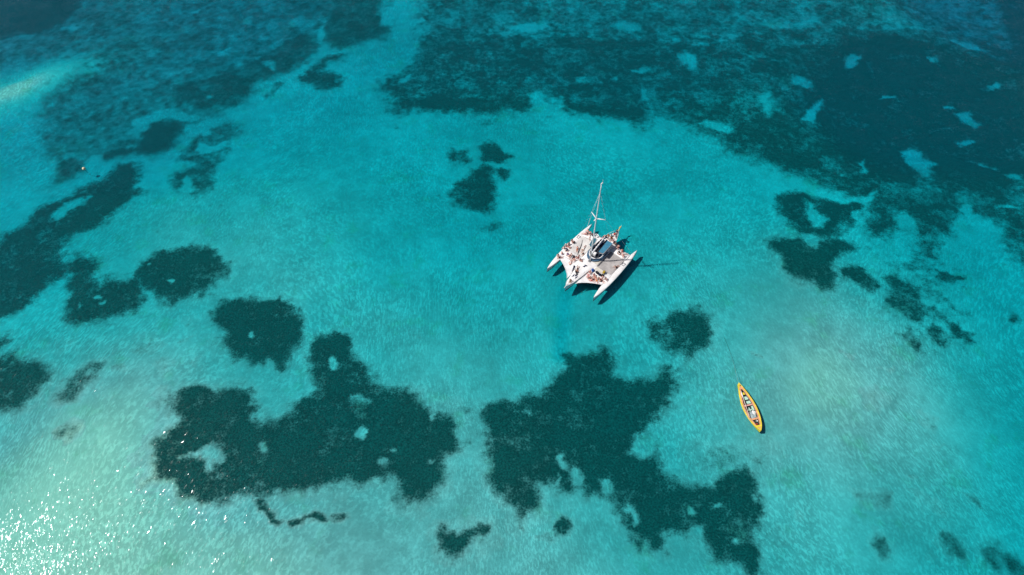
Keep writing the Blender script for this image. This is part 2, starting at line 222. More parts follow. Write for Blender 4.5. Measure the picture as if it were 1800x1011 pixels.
 'bedZ': ("faint blurred seagrass smudges in the lower right corner", [(0.75, 1.4, [(1528,950),(1540,939),(1556,945),(1567,962),(1560,985),(1545,982)]), (0.7, 2.0, [(1652,946),(1670,942),(1692,955),(1706,975),(1692,986),(1670,970)]), (0.55, 1.2, [(1684,860),(1706,870),(1734,903),(1715,895),(1700,882)]), (0.7, 2.5, [(1718,945),(1752,952),(1800,1000),(1860,1060),(1780,1030),(1740,985)]), (0.42, 1.8, [(1500,872),(1565,870),(1555,892),(1515,893)]), (.45, 2.5, [(1600, 870), (1640, 880), (1660, 905), (1620, 900)]), (.25, 2.5, [(1640, 960), (1660, 985), (1640, 990)])]),
 'bedN': ("thin scattered seagrass blotches on the left sand flats", [(0.32, 0.8, p) for p in ([(246,592),(268,588),(286,610),(270,624),(250,620)], [(284,640),(300,634),(318,642),(305,660),(288,655)], [(205,648),(225,640),(228,650),(212,654)], [(318,560),(335,548),(345,565),(330,578)], [(340,640),(352,630),(350,648)], [(375,362),(395,360),(395,372),(380,374)], [(278,408),(288,402),(286,418),(278,416)], [(195,425),(207,420),(205,430)], [(90,610),(130,600),(125,620),(100,625)], [(415,515),(435,508),(434,525),(418,523)], [(225, 390), (240, 384), (236, 394)], [(308, 600), (335, 596), (320, 606)], [(92, 532), (102, 528), (98, 536)])]),
 'bedW': ("thin pale seagrass blotches on the open sand at the right", [(0.32, 0.9, p) for p in ([(1518,690),(1545,680),(1560,700),(1550,725),(1525,715)], [(1500,530),(1520,522),(1535,535),(1520,548)], [(1480,628),(1505,624),(1498,640)], [(1545,652),(1565,650),(1560,662)], [(1590,650),(1620,648),(1600,656)], [(1610,730),(1640,738),(1630,755),(1612,745)], [(1590,838),(1608,834),(1600,846)], [(1312,617),(1332,622),(1346,628),(1330,628)], [(1398,908),(1412,912),(1408,930),(1398,925)], [(1370,945),(1395,938),(1400,955),(1380,970)], [(1628, 780), (1650, 778), (1640, 790)])]),
 'bedX': ("small stray seagrass specks on the open sand around the trimaran", [(.7, .3, circ(987, 590, 4, .7)), (0.35, 0.8, [(720,585),(735,586),(742,596),(725,600)]), (.35, .5, [(822, 578), (835, 580), (830, 584)]), (0.4, .8, [(696,217),(708,214),(710,222),(700,228)]), (.55, .7, [(842, 216), (858, 206), (875, 208), (865, 218), (848, 226)]), (.5, .6, [(958, 204), (970, 200), (974, 208), (960, 210)]), (.35, 1.0, [(1160, 250), (1180, 248), (1188, 258), (1170, 258)])]),
}
# ---------------------------------------------------------------- materials of the sea
def sand_nodes(k, co, lift=0.0):
    """colour and normal of bare rippled sand"""
    big = k.noise(co, 0.045, 4, 0.55); mid = k.noise(co, 0.35, 4, 0.6); fine = k.noise(co, 2.6, 3, 0.6)
    f = k.math('ADD', k.math('MULTIPLY', big, 0.45), k.math('ADD', k.math('MULTIPLY', mid, 0.35), k.math('MULTIPLY', fine, 0.20)))
    c = k.mix(k.ramp(f, 0.36, 0.64), SAND_A, SAND_B)
    # pale yellow shell sand on the shallowest banks
    pz = k.n("SeparateXYZ", {0: co}).outputs[2]
    c = k.mix(k.ramp(pz, -0.62 + lift, -0.34 + lift, 0.0, 0.85), c, k.mix(mid, (0.54, 0.53, 0.40), (0.70, 0.66, 0.50)))
    # thin olive film of algae in places
    alg = k.ramp(k.noise(co, 0.16, 5, 0.65), 0.54, 0.74, 0.0, 0.55)
    c = k.mix(alg, c, (0.26, 0.34, 0.22))
    # sand ripples with sunward faces: caustic light dashes are put into their slope
    wq = k.n("TexNoise", {"Vector": co, "Scale": 0.012, "Detail": 1.0}).outputs["Color"]
    wp = k.n("VectorMath", {0: wq, 1: (60.0, 30.0, 0.0)}, operation='MULTIPLY').outputs[0]
    cw = k.n("VectorMath", {0: co, 1: wp}, operation='ADD').outputs[0]
    mp = k.n("Mapping", {"Vector": cw, "Rotation": (0, 0, math.radians(6)), "Scale": (1.0, 0.42, 1.0)}).outputs[0]
    pa = k.ramp(k.noise(co, 0.05, 3, 0.55), 0.34, 0.62, 0.30, 1.0)
    wv = k.noise(mp, RIP_S, 2, 0.55, 0.6)
    sx = k.math('MULTIPLY', k.ramp(wv, 0.44, 0.72, RIP_LO, -RIP_HI), pa)
    sy = k.math('MULTIPLY', k.math('SUBTRACT', k.noise(mp, RIP_S * 0.8, 1, 0.5), 0.5), 0.6)
    nv = k.n("CombineXYZ", {0: sx, 1: sy, 2: 1.0}).outputs[0]
    b = k.n("VectorMath", {0: nv}, operation='NORMALIZE')
    return c, b.outputs[0]
def mat_sand(name="wet_sand"):
    k = NT(name); co = k.n("TexCoord").outputs["Object"]; c, nrm = sand_nodes(k, co)
    bs = k.n("BsdfPrincipled", {"Base Color": c, "Roughness": 0.95, "Specular IOR Level": 0.0, "Normal": nrm})
    k.link(bs.outputs[0], k.out.inputs[0]); return k.m

def mat_grass():
    k = NT("seagrass"); co = k.n("TexCoord").outputs["Object"]
    cov = k.n("Attribute", attribute_name="cover").outputs["Fac"]
    n1 = k.noise(co, 0.9, 5, 0.65); n2 = k.noise(co, 0.20, 4, 0.6); n3 = k.noise(co, 3.2, 3, 0.6)
    # how much bare sand shows between the blades, in clumps of several sizes
    m1, m2, m3 = k.ramp(n1, 0.30, 0.70), k.ramp(n2, 0.32, 0.70), k.ramp(n3, 0.30, 0.72)
    loss = k.math('ADD', k.math('MULTIPLY', m1, 0.36), k.math('ADD', k.math('MULTIPLY', m2, 0.40), k.math('MULTIPLY', m3, 0.24)))
    mott = k.n("Attribute", attribute_name="clumping").outputs["Fac"]       # how patchy the growth is
    loss = k.math('MULTIPLY_ADD', k.math('SUBTRACT', loss, 0.5), mott, 0.5)
    t = k.math('SUBTRACT', k.math('MULTIPLY_ADD', cov, 1.48, 0.06), loss)
    f = k.ramp(t, -0.10, 1.0)
    g = k.mix(k.ramp(n3, 0.3, 0.7), GRASS_A, GRASS_B)
    g = k.mix(k.ramp(n2, 0.35, 0.7, 0.0, 0.6), g, GRASS_C)
    sc, sn = sand_nodes(k, co, 0.10); c = k.mix(f, sc, g)
    b = k.n("Bump", {"Strength": 0.8, "Distance": 0.12, "Height": k.math('ADD', n1, k.math('MULTIPLY', n3, 0.5))})
    nm = k.n("Mix", {0: f, 4: sn, 5: b.outputs[0]}, data_type='VECTOR').outputs[1]
    bs = k.n("BsdfPrincipled", {"Base Color": c, "Roughness": 0.9, "Specular IOR Level": 0.05, "Normal": nm})
    k.link(bs.outputs[0], k.out.inputs[0]); return k.m

def mat_water():
    k = NT("lagoon_water"); co = k.n("TexCoord").outputs["Object"]
    # wind waves: short crests that swing slowly in direction across the lagoon; slopes straight from noise
    wq = k.n("TexNoise", {"Vector": co, "Scale": 0.011, "Detail": 1.0}).outputs["Color"]
    wp = k.n("VectorMath", {0: wq, 1: (70.0, 45.0, 0.0)}, operation='MULTIPLY').outputs[0]
    cw = k.n("VectorMath", {0: co, 1: wp}, operation='ADD').outputs[0]
    st = k.n("Mapping", {"Vector": cw, "Rotation": (0, 0, math.radians(-6)), "Scale": (1.0, 0.36, 1.0)}).outputs[0]
    def slope(vec, scale, detail, amp, dist=0.0):
        c = k.n("TexNoise", {"Vector": vec, "Scale": scale, "Detail": detail, "Roughness": 0.5, "Distortion": dist}).outputs["Color"]
        c = k.n("VectorMath", {0: c, 1: (0.5, 0.5, 0.5)}, operation='SUBTRACT').outputs[0]
        return k.n("VectorMath", {0: c, 1: amp}, operation='MULTIPLY').outputs[0]
    patch = k.ramp(k.noise(co, 0.045, 3, 0.5), 0.34, 0.66, 0.50, 0.90)
    gx_, gy_ = pix(-40, 1040); gd = k.n("VectorMath", {0: co, 1: (float(gx_), float(gy_), 0.0)}, operation='DISTANCE').outputs["Value"]
    patch = k.math('ADD', patch, k.ramp(gd, 3.0, 17.0, 0.75, 0.0))      # wave slope added at the near left corner to gather sun glint
    s1 = slope(st, W1S, 2.0, (W1, W1 * 1.3, 0.0), 0.5)
    s1 = k.n("VectorMath", {0: s1, "Scale": patch}, operation='SCALE').outputs[0]
    s2 = slope(co, W2S, 2.0, (W2, W2, 0.0))
    sv = k.n("VectorMath", {0: k.n("VectorMath", {0: s1, 1: s2}, operation='ADD').outputs[0], 1: (0, 0, 1)}, operation='ADD').outputs[0]
    b = k.n("VectorMath", {0: sv}, operation='NORMALIZE').outputs[0]
    geo = k.n("NewGeometry")
    d = k.n("VectorMath", {0: geo.outputs["Incoming"], 1: b}, operation='DOT_PRODUCT').outputs["Value"]
    om = k.math('SUBTRACT', 1.0, k.math('ABSOLUTE', d), clamp=True)
    fr = k.math('MULTIPLY_ADD', k.math('POWER', om, 5.0), 0.98, 0.02)
    tr = k.n("BsdfTransparent", {"Color": (1, 1, 1, 1)}); gl = k.n("BsdfGlossy", {"Color": (1, 1, 1, 1), "Roughness": WROUGH, "Normal": b})
    mx = k.n("MixShader", {0: fr, 1: tr.outputs[0], 2: gl.outputs[0]})
    k.link(mx.outputs[0], k.out.inputs["Surface"])
    ab = k.n("VolumeAbsorption", {"Color": (*[1 - a / max(ABSORB) for a in ABSORB], 1), "Density": max(ABSORB)})
    if SCAT_D > 0:
        sc = k.n("VolumeScatter", {"Color": (*SCAT_C, 1), "Density": SCAT_D, "Anisotropy": 0.0})
        ad = k.n("AddShader", {0: ab.outputs[0], 1: sc.outputs[0]}); k.link(ad.outputs[0], k.out.inputs["Volume"])
    else:
        k.link(ab.outputs[0], k.out.inputs["Volume"])
    k.m.cycles.homogeneous_volume = True
    return k.m

SAND_A, SAND_B, SAND_M = (0.34, 0.305, 0.285), (0.53, 0.475, 0.445), (0.42, 0.385, 0.36)
GRASS_A, GRASS_B, GRASS_C = (0.006, 0.036, 0.034), (0.014, 0.090, 0.080), (0.007, 0.034, 0.031)
RIP_S, RIP_LO, RIP_HI = 2.7, 0.22, 0.66
W1, W1S, W2, W2S, WROUGH = 0.80, 4.8, 0.22, 0.35, 0.15
ABSORB = (1.15, 0.072, 0.030); SCAT_C = (0.02, 0.75, 0.78); SCAT_D = 0.028

# ---------------------------------------------------------------- sea bed
def axis_coords(a, b, step, far):
    core = np.arange(a, b + step * .5, step); out = []; d = step
    p = b
    while p < far: d *= 1.35; p += d; out.append(p)
    lo = []; d = step; p = a
    while p > -far: d *= 1.35; p -= d; lo.append(p)
    return np.concatenate([lo[::-1], core, out])
def grid_mesh(name, X, Y, Z, keep=None):
    """regular grid -> mesh; keep = boolean per cell"""
    ny, nx = X.shape; idx = np.arange(nx * ny).reshape(ny, nx)
    q = np.stack([idx[:-1, :-1], idx[:-1, 1:], idx[1:, 1:], idx[1:, :-1]], -1)
    q = q[keep] if keep is not None else q.reshape(-1, 4)
    used, inv = np.unique(q, return_inverse=True); q = inv.reshape(-1, 4)
    co = np.stack([X.ravel()[used], Y.ravel()[used], Z.ravel()[used]], 1)
    me = bpy.data.meshes.new(name); me.vertices.add(len(co)); me.vertices.foreach_set("co", co.ravel().astype(np.float32))
    nq = len(q); me.loops.add(nq * 4); me.loops.foreach_set("vertex_index", q.ravel().astype(np.int32))
    me.polygons.add(nq); me.polygons.foreach_set("loop_start", np.arange(0, nq * 4, 4, dtype=np.int32))
    me.polygons.foreach_set("loop_total", np.full(nq, 4, dtype=np.int32)); me.polygons.foreach_set("use_smooth", np.ones(nq, dtype=bool))
    me.update(calc_edges=True); me.validate(); return me, used
gx = axis_coords(-175, 175, 0.8, 2400); gy = axis_coords(8, 205, 0.8, 2600)
GX, GY = np.meshgrid(gx, gy); me, _ = grid_mesh("seabed", GX, GY, seabed_z(GX, GY))
seabed = link_data("seabed", me, mat_sand()); tag(seabed, "pale rippled sand on the lagoon floor", "seabed", kind="structure")

# ---------------------------------------------------------------- seagrass beds
CELL = 0.36
bx = np.arange(-172, 172, CELL); by = np.arange(10, 202, CELL); BX, BY = np.meshgrid(bx, by)
WX = BX + 1.5 * fbm(11, BX, BY, 4.0, 4, .68) + 0.8 * fbm(12, BX, BY, 9, 2); WY = BY + 1.5 * fbm(13, BX, BY, 4.0, 4, .68) + 0.8 * fbm(14, BX, BY, 9, 2)
BZ = seabed_z(BX, BY)
CL = fbm(21, BX, BY, 1.5, 3, .6); CM = fbm(22, BX, BY, 6.0, 3, .55)
def outline_field(poly, soft, bias=0.5, lim=1.1):
    """0..1 inside-ness of an outline on the sea bed, with its grid window"""
    p = np.array(poly, float); qx, qy = pix(p[:, 0], p[:, 1], -1.6)
    ar = abs(np.sum(qx * np.roll(qy, 1) - qy * np.roll(qx, 1))) / 2; per = np.sum(np.hypot(qx - np.roll(qx, 1), qy - np.roll(qy, 1)))
    soft = min(soft, 0.25 + lim * ar / per); m = soft * 2 + 3.0
    i0, i1 = np.searchsorted(by, [qy.min() - m, qy.max() + m]); j0, j1 = np.searchsorted(bx, [qx.min() - m, qx.max() + m])
    s = (slice(i0, i1), slice(j0, j1)); x = WX[s]; y = WY[s]
    d2 = np.full(x.shape, 1e9); ins = np.zeros(x.shape, bool)
    for k in range(len(qx)):
        ax, ay, cx, cy = qx[k - 1], qy[k - 1], qx[k], qy[k]
        ex, ey = cx - ax, cy - ay; L = ex * ex + ey * ey + 1e-9
        t = np.clip(((x - ax) * ex + (y - ay) * ey) / L, 0, 1)
        d2 = np.minimum(d2, (x - ax - t * ex) ** 2 + (y - ay - t * ey) ** 2)
        if abs(ey) > 1e-9: ins ^= ((ay > y) != (cy > y)) & (x < ex * (y - ay) / ey + ax)
    sd = np.sqrt(d2) * np.where(ins, 1, -1)
    f = np.clip(bias + sd / (2 * soft), 0, 1); return s, f * f * (3 - 2 * f)
GAP = np.ones(BX.shape)
for st, so, poly in SAND_GAPS:
    s, f = outline_field(poly, so * 2.0 + 0.6, 0.46); GAP[s] *= 1 - np.clip(st * 1.15, 0, 1) * f
M_GRASS = mat_grass()
for key, (label, polys) in BEDS.items():
    cov = np.zeros(BX.shape)
    for de, so, poly in polys:
        s, f = outline_field(poly, so * 2.1 + 0.7, 0.62); cov[s] = np.maximum(cov[s], de * f)
        s, f = outline_field(poly, so * 2.1 + 3.2, 0.55, 2.0); cov[s] = np.maximum(cov[s], 0.36 * de * f)     # thin outlying growth
    cov *= GAP
    ragged = cov + (0.30 * CL * np.clip(2.2 - 2 * cov, 0.4, 1) + 0.10 * CM) * np.clip(cov * 4, 0, 1)
    hgt = np.where(ragged > 0.06, 0.02 + 0.16 * np.clip(ragged, 0, 1) + 0.05 * CL * np.clip(ragged, 0, 1), -0.12)
    k = ragged > 0.04; cell = k[:-1, :-1] | k[1:, :-1] | k[:-1, 1:] | k[1:, 1:]
    me, used = grid_mesh("seagrass_bed", BX, BY, BZ + hgt, cell)
    at = me.attributes.new("cover", 'FLOAT', 'POINT'); at.data.foreach_set("value", np.clip(ragged, 0, 1).ravel()[used].astype(np.float32))
    at = me.attributes.new("clumping", 'FLOAT', 'POINT'); at.data.foreach_set("value", np.full(len(used), {'bedA': 0.42, 'bedZ': 0.5, 'bedB': .8, 'bedC': .7}.get(key, 1.0), dtype=np.float32))
    o = link_data("seagrass_bed", me, M_GRASS); tag(o, label, "seagrass", "seagrass beds on the lagoon floor", "stuff")

# ---------------------------------------------------------------- water: closed body with a rippled surface
S = 2300.0; D = -16.0
water = link_mesh("lagoon_water", [(-S, -S, 0), (S, -S, 0), (S, S + 200, 0), (-S, S + 200, 0), (-S, -S, D), (S, -S, D), (S, S + 200, D), (-S, S + 200, D)],
                  [(0, 1, 2, 3), (7, 6, 5, 4), (0, 4, 5, 1), (1, 5, 6, 2), (2, 6, 7, 3), (3, 7, 4, 0)], mat_water())
tag(water, "clear turquoise lagoon water ruffled by small waves", "water", kind="structure")
# ---------------------------------------------------------------- mesh helpers for boats
def loft(name, rings, mat, parent=None, smooth=True, cap=True):
    """rings: list of equally long point lists"""
    n = len(rings[0]); v = [p for r in rings for p in r]; f = []
    for i in range(len(rings) - 1):
        for j in range(n - 1): f.append((i * n + j, i * n + j + 1, (i + 1) * n + j + 1, (i + 1) * n + j))
    return link_mesh(name, v, f, mat, parent, smooth)
def plate(name, outline, z0, z1, mat, parent=None, bevel=0.0, smooth=False):
    """outline (x, y) or (x, y, dz) extruded from z0 to z1, top edge optionally bevelled"""
    bm = bmesh.new()
    vs_ = [bm.verts.new((p[0], p[1], z0 + (p[2] if len(p) > 2 else 0))) for p in outline]
    f = bm.faces.new(vs_); r = bmesh.ops.extrude_face_region(bm, geom=[f])
    up = [g for g in r["geom"] if isinstance(g, bmesh.types.BMVert)]
    for q in up: q.co.z += z1 - z0
    bmesh.ops.recalc_face_normals(bm, faces=bm.faces)
    if bevel:
        ed = [e for e in bm.edges if all(q in up for q in e.verts)]
        bmesh.ops.bevel(bm, geom=ed, offset=bevel, segments=2, affect='EDGES')
    me = bpy.data.meshes.new(name); bm.to_mesh(me); bm.free(); return link_data(name, me, mat, parent, smooth)
def box(name, c, s, mat, parent=None, bevel=0.02, rot=0.0):
    bm = bmesh.new(); bmesh.ops.create_cube(bm, size=1.0)
    bmesh.ops.scale(bm, vec=s, verts=bm.verts)
    if bevel: bmesh.ops.bevel(bm, geom=list(bm.edges), offset=bevel, segments=2, affect='EDGES')
    bmesh.ops.rotate(bm, cent=(0, 0, 0), matrix=Matrix.Rotation(rot, 3, 'Z'), verts=bm.verts)
    bmesh.ops.translate(bm, vec=c, verts=bm.verts)
    me = bpy.data.meshes.new(name); bm.to_mesh(me); bm.free(); return link_data(name, me, mat, parent)
def tube_geo(pts, rad, n=8, squash=1.0):
    """ring verts along a path; rad number or list"""
    P = [Vector(p) for p in pts]; R = rad if isinstance(rad, (list, tuple)) else [rad] * len(P); v = []; f = []
    for i, p in enumerate(P):
        d = (P[min(i + 1, len(P) - 1)] - P[max(i - 1, 0)]).normalized()
        a = d.cross(Vector((0, 0, 1)) if abs(d.z) < 0.95 else Vector((1, 0, 0))).normalized(); b = d.cross(a)
        for k in range(n):
            t = 2 * math.pi * k / n; v.append(p + a * math.cos(t) * R[i] + b * math.sin(t) * R[i] * squash)
    for i in range(len(P) - 1):
        for k in range(n): f.append((i * n + k, i * n + (k + 1) % n, (i + 1) * n + (k + 1) % n, (i + 1) * n + k))
    f.append(tuple(range(n))[::-1]); f.append(tuple((len(P) - 1) * n + k for k in range(n)))
    return v, f
def tube(name, pts, rad, mat, parent=None, n=8, squash=1.0, smooth=True):
    v, f = tube_geo(pts, rad, n, squash); return link_mesh(name, v, f, mat, parent, smooth)
def interp(tab, x):
    xs = [t[0] for t in tab]; ys = [t[1] for t in tab]; return float(np.interp(x, xs, ys))
def empty(name, loc=(0, 0, 0), rz=0.0):
    o = bpy.data.objects.new(name, None); col.objects.link(o); o.location = loc; o.rotation_euler = (0, 0, rz); o.empty_display_size = 0.3; return o

M = {}
def paint(key, *a, **k): M[key] = simple_mat(key, *a, **k); return M[key]
paint("white_gelcoat", (0.86, 0.845, 0.835), 0.35, 0.10, 0.9); paint("deck_white", (0.86, 0.83, 0.81), 0.6, 0.16, 0.7, bump=0.15, bscale=30)
paint("deck_cream", (0.62, 0.58, 0.50), 0.7, 0.2, 1.2); paint("net_white", (0.84, 0.81, 0.80), 0.8, 0.14, 1.0, bump=0.4, bscale=14)
paint("net_grey", (0.43, 0.40, 0.385), 0.85, 0.25, 0.8, bump=0.5, bscale=12); paint("net_sunlit", (0.68, 0.65, 0.62), 0.85, 0.22, 0.8, bump=0.5, bscale=12)
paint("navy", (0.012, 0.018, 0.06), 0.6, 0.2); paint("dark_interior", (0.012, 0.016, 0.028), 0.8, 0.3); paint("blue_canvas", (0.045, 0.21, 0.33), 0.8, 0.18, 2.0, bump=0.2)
paint("teal_canvas", (0.03, 0.14, 0.19), 0.8, 0.18, 2.0); paint("blue_deck", (0.05, 0.12, 0.20), 0.5, 0.2); paint("alu", (0.72, 0.73, 0.74), 0.4, 0.08, 2, metal=0.1)
paint("sailcloth", (0.80, 0.78, 0.78), 0.8, 0.12, 3.0, bump=0.5, bscale=5); paint("black_rope", (0.02, 0.02, 0.022), 0.8, 0.2); paint("yellow_cloth", (0.62, 0.42, 0.03), 0.8, 0.3)
paint("dark_glass", (0.02, 0.035, 0.05), 0.1, 0.05, spec=0.6); paint("antifoul", (0.16, 0.03, 0.025), 0.7, 0.2)
paint("grey_fabric", (0.16, 0.17, 0.19), 0.9, 0.2)

# ---------------------------------------------------------------- trimaran (x to the bow from the stern, y to port, z from the waterline)
TRI_A = math.radians(-129.05)
_ax = Vector((math.cos(TRI_A), math.sin(TRI_A), 0)); _py = Vector((-_ax.y, _ax.x, 0))
TRI_O = Vector((22.097, 91.865, 0)) + _py * (-0.15)
tri = empty("trimaran", TRI_O, TRI_A)
tag(tri, "white three-hulled sailing trimaran crowded with people, bare mast up", "trimaran")

def hull(name, stations, halfb, sheer, draft, cy, parent, wl=0.72):
    """outer shell + crowned deck from plan, sheer and draft tables"""
    rings = []; top = []
    for x in stations:
        b = max(0.015, interp(halfb, x)); zs = interp(sheer, x); dr = interp(draft, x)
        ring = [(x, cy + b, zs), (x, cy + b * 0.97, zs * 0.55), (x, cy + b * (wl + .12), zs * 0.2), (x, cy + b * wl, -0.05), (x, cy + b * wl * 0.6, -dr * 0.75), (x, cy, -dr)]
        rings.append(ring + [(p[0], 2 * cy - p[1], p[2]) for p in ring[-2::-1]])
        e = b - min(0.04, b * .3); top.append([(x, cy + b, zs), (x, cy + e, zs + 0.035), (x, cy + e * .5, zs + 0.05 + b * .02), (x, cy, zs + 0.06 + b * .03), (x, cy - e * .5, zs + 0.05 + b * .02), (x, cy - e, zs + 0.035), (x, cy - b, zs)])
    h = loft(name, rings, M["white_gelcoat"], parent)
    x0 = stations[0]; n = len(rings[0])
    loft("deck", top, M["deck_white"], h)
    for s_ in (1, -1):
        band = []
        for x in stations:
            b = max(0.015, interp(halfb, x)); zs = interp(sheer, x)
            band.append([(x, cy + s_ * (b * (wl + .12) + .012), zs * 0.2 + .01), (x, cy + s_ * (b * wl + .012), -0.05)])
        loft("waterline_stripe", band, M["antifoul"], h)
    return h
ST = lambda a, b, n: [a + (b - a) * (0.5 - 0.5 * math.cos(math.pi * i / n)) for i in range(n + 1)]
HB = [(0, .06), (.4, .26), (.8, .45), (2.5, 1.12), (3.4, 1.45), (4.2, 1.72), (6, 1.82), (10.2, 1.82), (11.2, 1.60), (12.3, 1.30), (14, 1.12), (15.5, .92), (16.8, .66), (17.7, .36), (18.5, .02)]
SH = [(0, 1.05), (4, 1.2), (9, 1.3), (14, 1.42), (18.5, 1.62)]
main_hull = hull("main_hull", ST(0, 18.5, 40), HB, SH, [(0, .02), (2, .35), (8, .6), (15, .45), (18.5, 0.0)], 0.0, tri, 0.45)
AB = [(1.7, .02), (3, .27), (4.5, .46), (7, .61), (10, .67), (12.5, .62), (14.5, .46), (16, .25), (17.0, .015)]
AS = [(1.7, .85), (6, .86), (12, .92), (17, 1.08)]
for sgn in (1, -1):
    am = hull("outrigger_hull", ST(1.7, 17.0, 34), AB, AS, [(1.7, -0.1), (4, .2), (10, .35), (15, .2), (17, -0.2)], sgn * 5.58, tri, 0.6)
    am["label"] = "slim white outrigger hull on the %s of the photo" % ("right" if sgn > 0 else "left")
    # cross beams: flat faired wings from the main hull out to the outrigger
    for (xa, xb, xa2, xb2, nm) in ((10.35, 12.25, 10.25, 12.35, "front"), (3.75, 5.6, 3.65, 5.55, "rear")):
        rows = []
        for t in np.linspace(0, 1, 9):
            y = sgn * (1.15 + t * (5.25 - 1.15)); a = xa + (xa2 - xa) * t; b = xb + (xb2 - xb) * t
            pinch = 0.18 * math.sin(math.pi * t); a += pinch; b -= pinch * .4
            zt = 1.33 + 0.10 * math.sin(math.pi * t) - t * 0.34
            rows.append([(a, y, zt - .16), (a, y, zt - .05), (a + .08, y, zt), ((a + b) / 2, y, zt + .03), (b - .08, y, zt), (b, y, zt - .05), (b, y, zt - .2), ((a + b) / 2, y, zt - .32), (a, y, zt - .16)])
        loft("crossbeam", rows, M["deck_white"], tri)
    # trampoline between the beams, and its lacing
    tr = []
    for x in np.linspace(5.5, 10.4, 12):
        tr.append([(x, sgn * y, 1.02 - 0.16 * math.sin(math.pi * (x - 5.5) / 4.9) * math.sin(math.pi * (y - 1.7) / 3.4) + (5.1 - y) * 0.04) for y in np.linspace(1.75, 5.1, 8)])
    loft("trampoline_net", tr, M["net_grey"] if sgn > 0 else M["net_sunlit"], tri)  # left net paler: reflected sunlight is put into its colour
    tube("lacing_rope", [(5.65, sgn * 1.86, 1.30), (8, sgn * 1.87, 1.32), (10.3, sgn * 1.86, 1.36)], 0.035, M["black_rope"], tri, 6)
    tube("lacing_rope", [(5.9, sgn * 4.88, 0.97), (8, sgn * 4.78, 0.93), (10.2, sgn * 4.86, 0.97)], 0.03, M["black_rope"], tri, 6)
    tube("lacing_rope", [(5.72, sgn * 2.0, 1.22), (5.62, sgn * 3.4, 1.17), (5.66, sgn * 4.8, 1.02)], 0.025, M["black_rope"] if sgn < 0 else M["sailcloth"], tri, 6)
    # bow net with its hollow front edge
    bn = []
    fe = [(1.0, 16.6), (1.3, 16.15), (1.75, 15.62), (2.5, 14.95), (3.3, 14.38), (4.2, 13.82), (5.1, 13.38)]
    for y in np.linspace(1.02, 5.08, 12):
        xf = interp(fe, y); xa = 12.15
        bn.append([(xa + (xf - xa) * t, sgn * y, 1.28 - (y - 1) * .075 - 0.14 * math.sin(math.pi * t) * math.sin(math.pi * (y - 1) / 4.1) + .03 * t) for t in np.linspace(0, 1, 7)])
    loft("bow_net", bn, M["net_white"], tri)
    tube("net_edge_rope", [(xf, sgn * y, 1.30 - (y - 1) * .075 + .03) for y, xf in fe], 0.05, M["white_gelcoat"], tri, 6)
    tube("lacing_rope", [(12.4, sgn * 5.0, 1.02), (12.38, sgn * 4.2, 1.12), (12.42, sgn * 3.5, 1.18)], 0.022, M["black_rope"], tri, 6)
    tube("lacing_rope", [(12.42, sgn * 4.98, 1.02), (13.25, sgn * 5.05, 1.03)], 0.022, M["black_rope"], tri, 6)
    tube("lacing_rope", [(12.5, sgn * 1.27, 1.45), (14.5, sgn * 1.08, 1.5), (16.7, sgn * .70, 1.57)], 0.025, M["black_rope"], tri, 6)
# side wings of deck between the beams where the hull flares: cream non-skid strip right of the mast foot
plate("non_skid_panel", [(8.9, .85), (10.2, .30), (10.25, 1.7), (9.0, 1.74)], 1.40, 1.44, M["deck_cream"], tri)
plate("non_skid_panel", [(10.62, 1.9), (11.35, 1.9), (11.4, 4.0), (10.8, 4.0)], 1.345, 1.445, M["deck_cream"], tri)

# cockpit: navy well, white rounded coaming, blue front slope, awnings on a white frame
cab = empty("cockpit", (0, 0, 0)); cab.parent = tri
def stad(x0, x1, w, r, n=6):
    """outline with a rounded front end"""
    p = [(x0, -w), (x0, w)]
    for i in range(n + 1):
        a = math.pi / 2 - math.pi * i / n; p.append((x1 - r + r * math.cos(a), w * math.sin(a)))
    return p
outer = stad(4.3, 9.75, 1.42, 1.5, 10); inner = stad(4.42, 9.58, 1.30, 1.37, 10)
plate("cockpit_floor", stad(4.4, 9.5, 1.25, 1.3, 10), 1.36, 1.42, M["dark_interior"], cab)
def ring_wall(name, o, i, z0, z1, mat, parent, slope=0.0):
    n = len(o); v = [(x + 0, y, z0) for x, y in o] + [(x, y, z1) for x, y in o] + [(x, y, z1) for x, y in i] + [(x, y, z0) for x, y in i]; f = []
    for a in range(4):
        for k in range(n): f.append((a * n + k, a * n + (k + 1) % n, ((a + 1) % 4) * n + (k + 1) % n, ((a + 1) % 4) * n + k))
    return link_mesh(name, v, f, mat, parent)
ring_wall("coaming", outer, inner, 1.36, 1.92, M["white_gelcoat"], cab)
fo = stad(6.5, 10.25, 1.62, 1.7, 10); ring_wall("front_windscreen", fo, stad(6.5, 9.78, 1.44, 1.52, 10), 1.34, 1.78, M["blue_deck"], cab)
plate("awning", [(4.9, .30), (8.35, .55), (8.15, 1.50), (4.85, 1.52)], 2.86, 2.93, M["blue_canvas"], cab, 0.02)
plate("awning", [(5.9, -1.40), (8.3, -1.35), (8.0, -1.95), (6.3, -2.3), (5.8, -2.0)], 2.80, 2.86, M["teal_canvas"], cab, 0.02)
plate("awning", [(4.75, -.05), (7.4, .15), (7.45, .32), (4.8, .28)], 2.84, 2.90, M["navy"], cab, 0.01)
plate("instrument_box", [(8.2, -.45), (8.85, -.4), (8.8, .15), (8.15, .1)], 1.43, 2.05, M["white_gelcoat"], cab, 0.05)
ring_wall("cockpit_lining", stad(4.425, 9.575, 1.295, 1.365, 10), stad(4.5, 9.5, 1.24, 1.30, 10), 1.425, 1.86, M["navy"], cab)
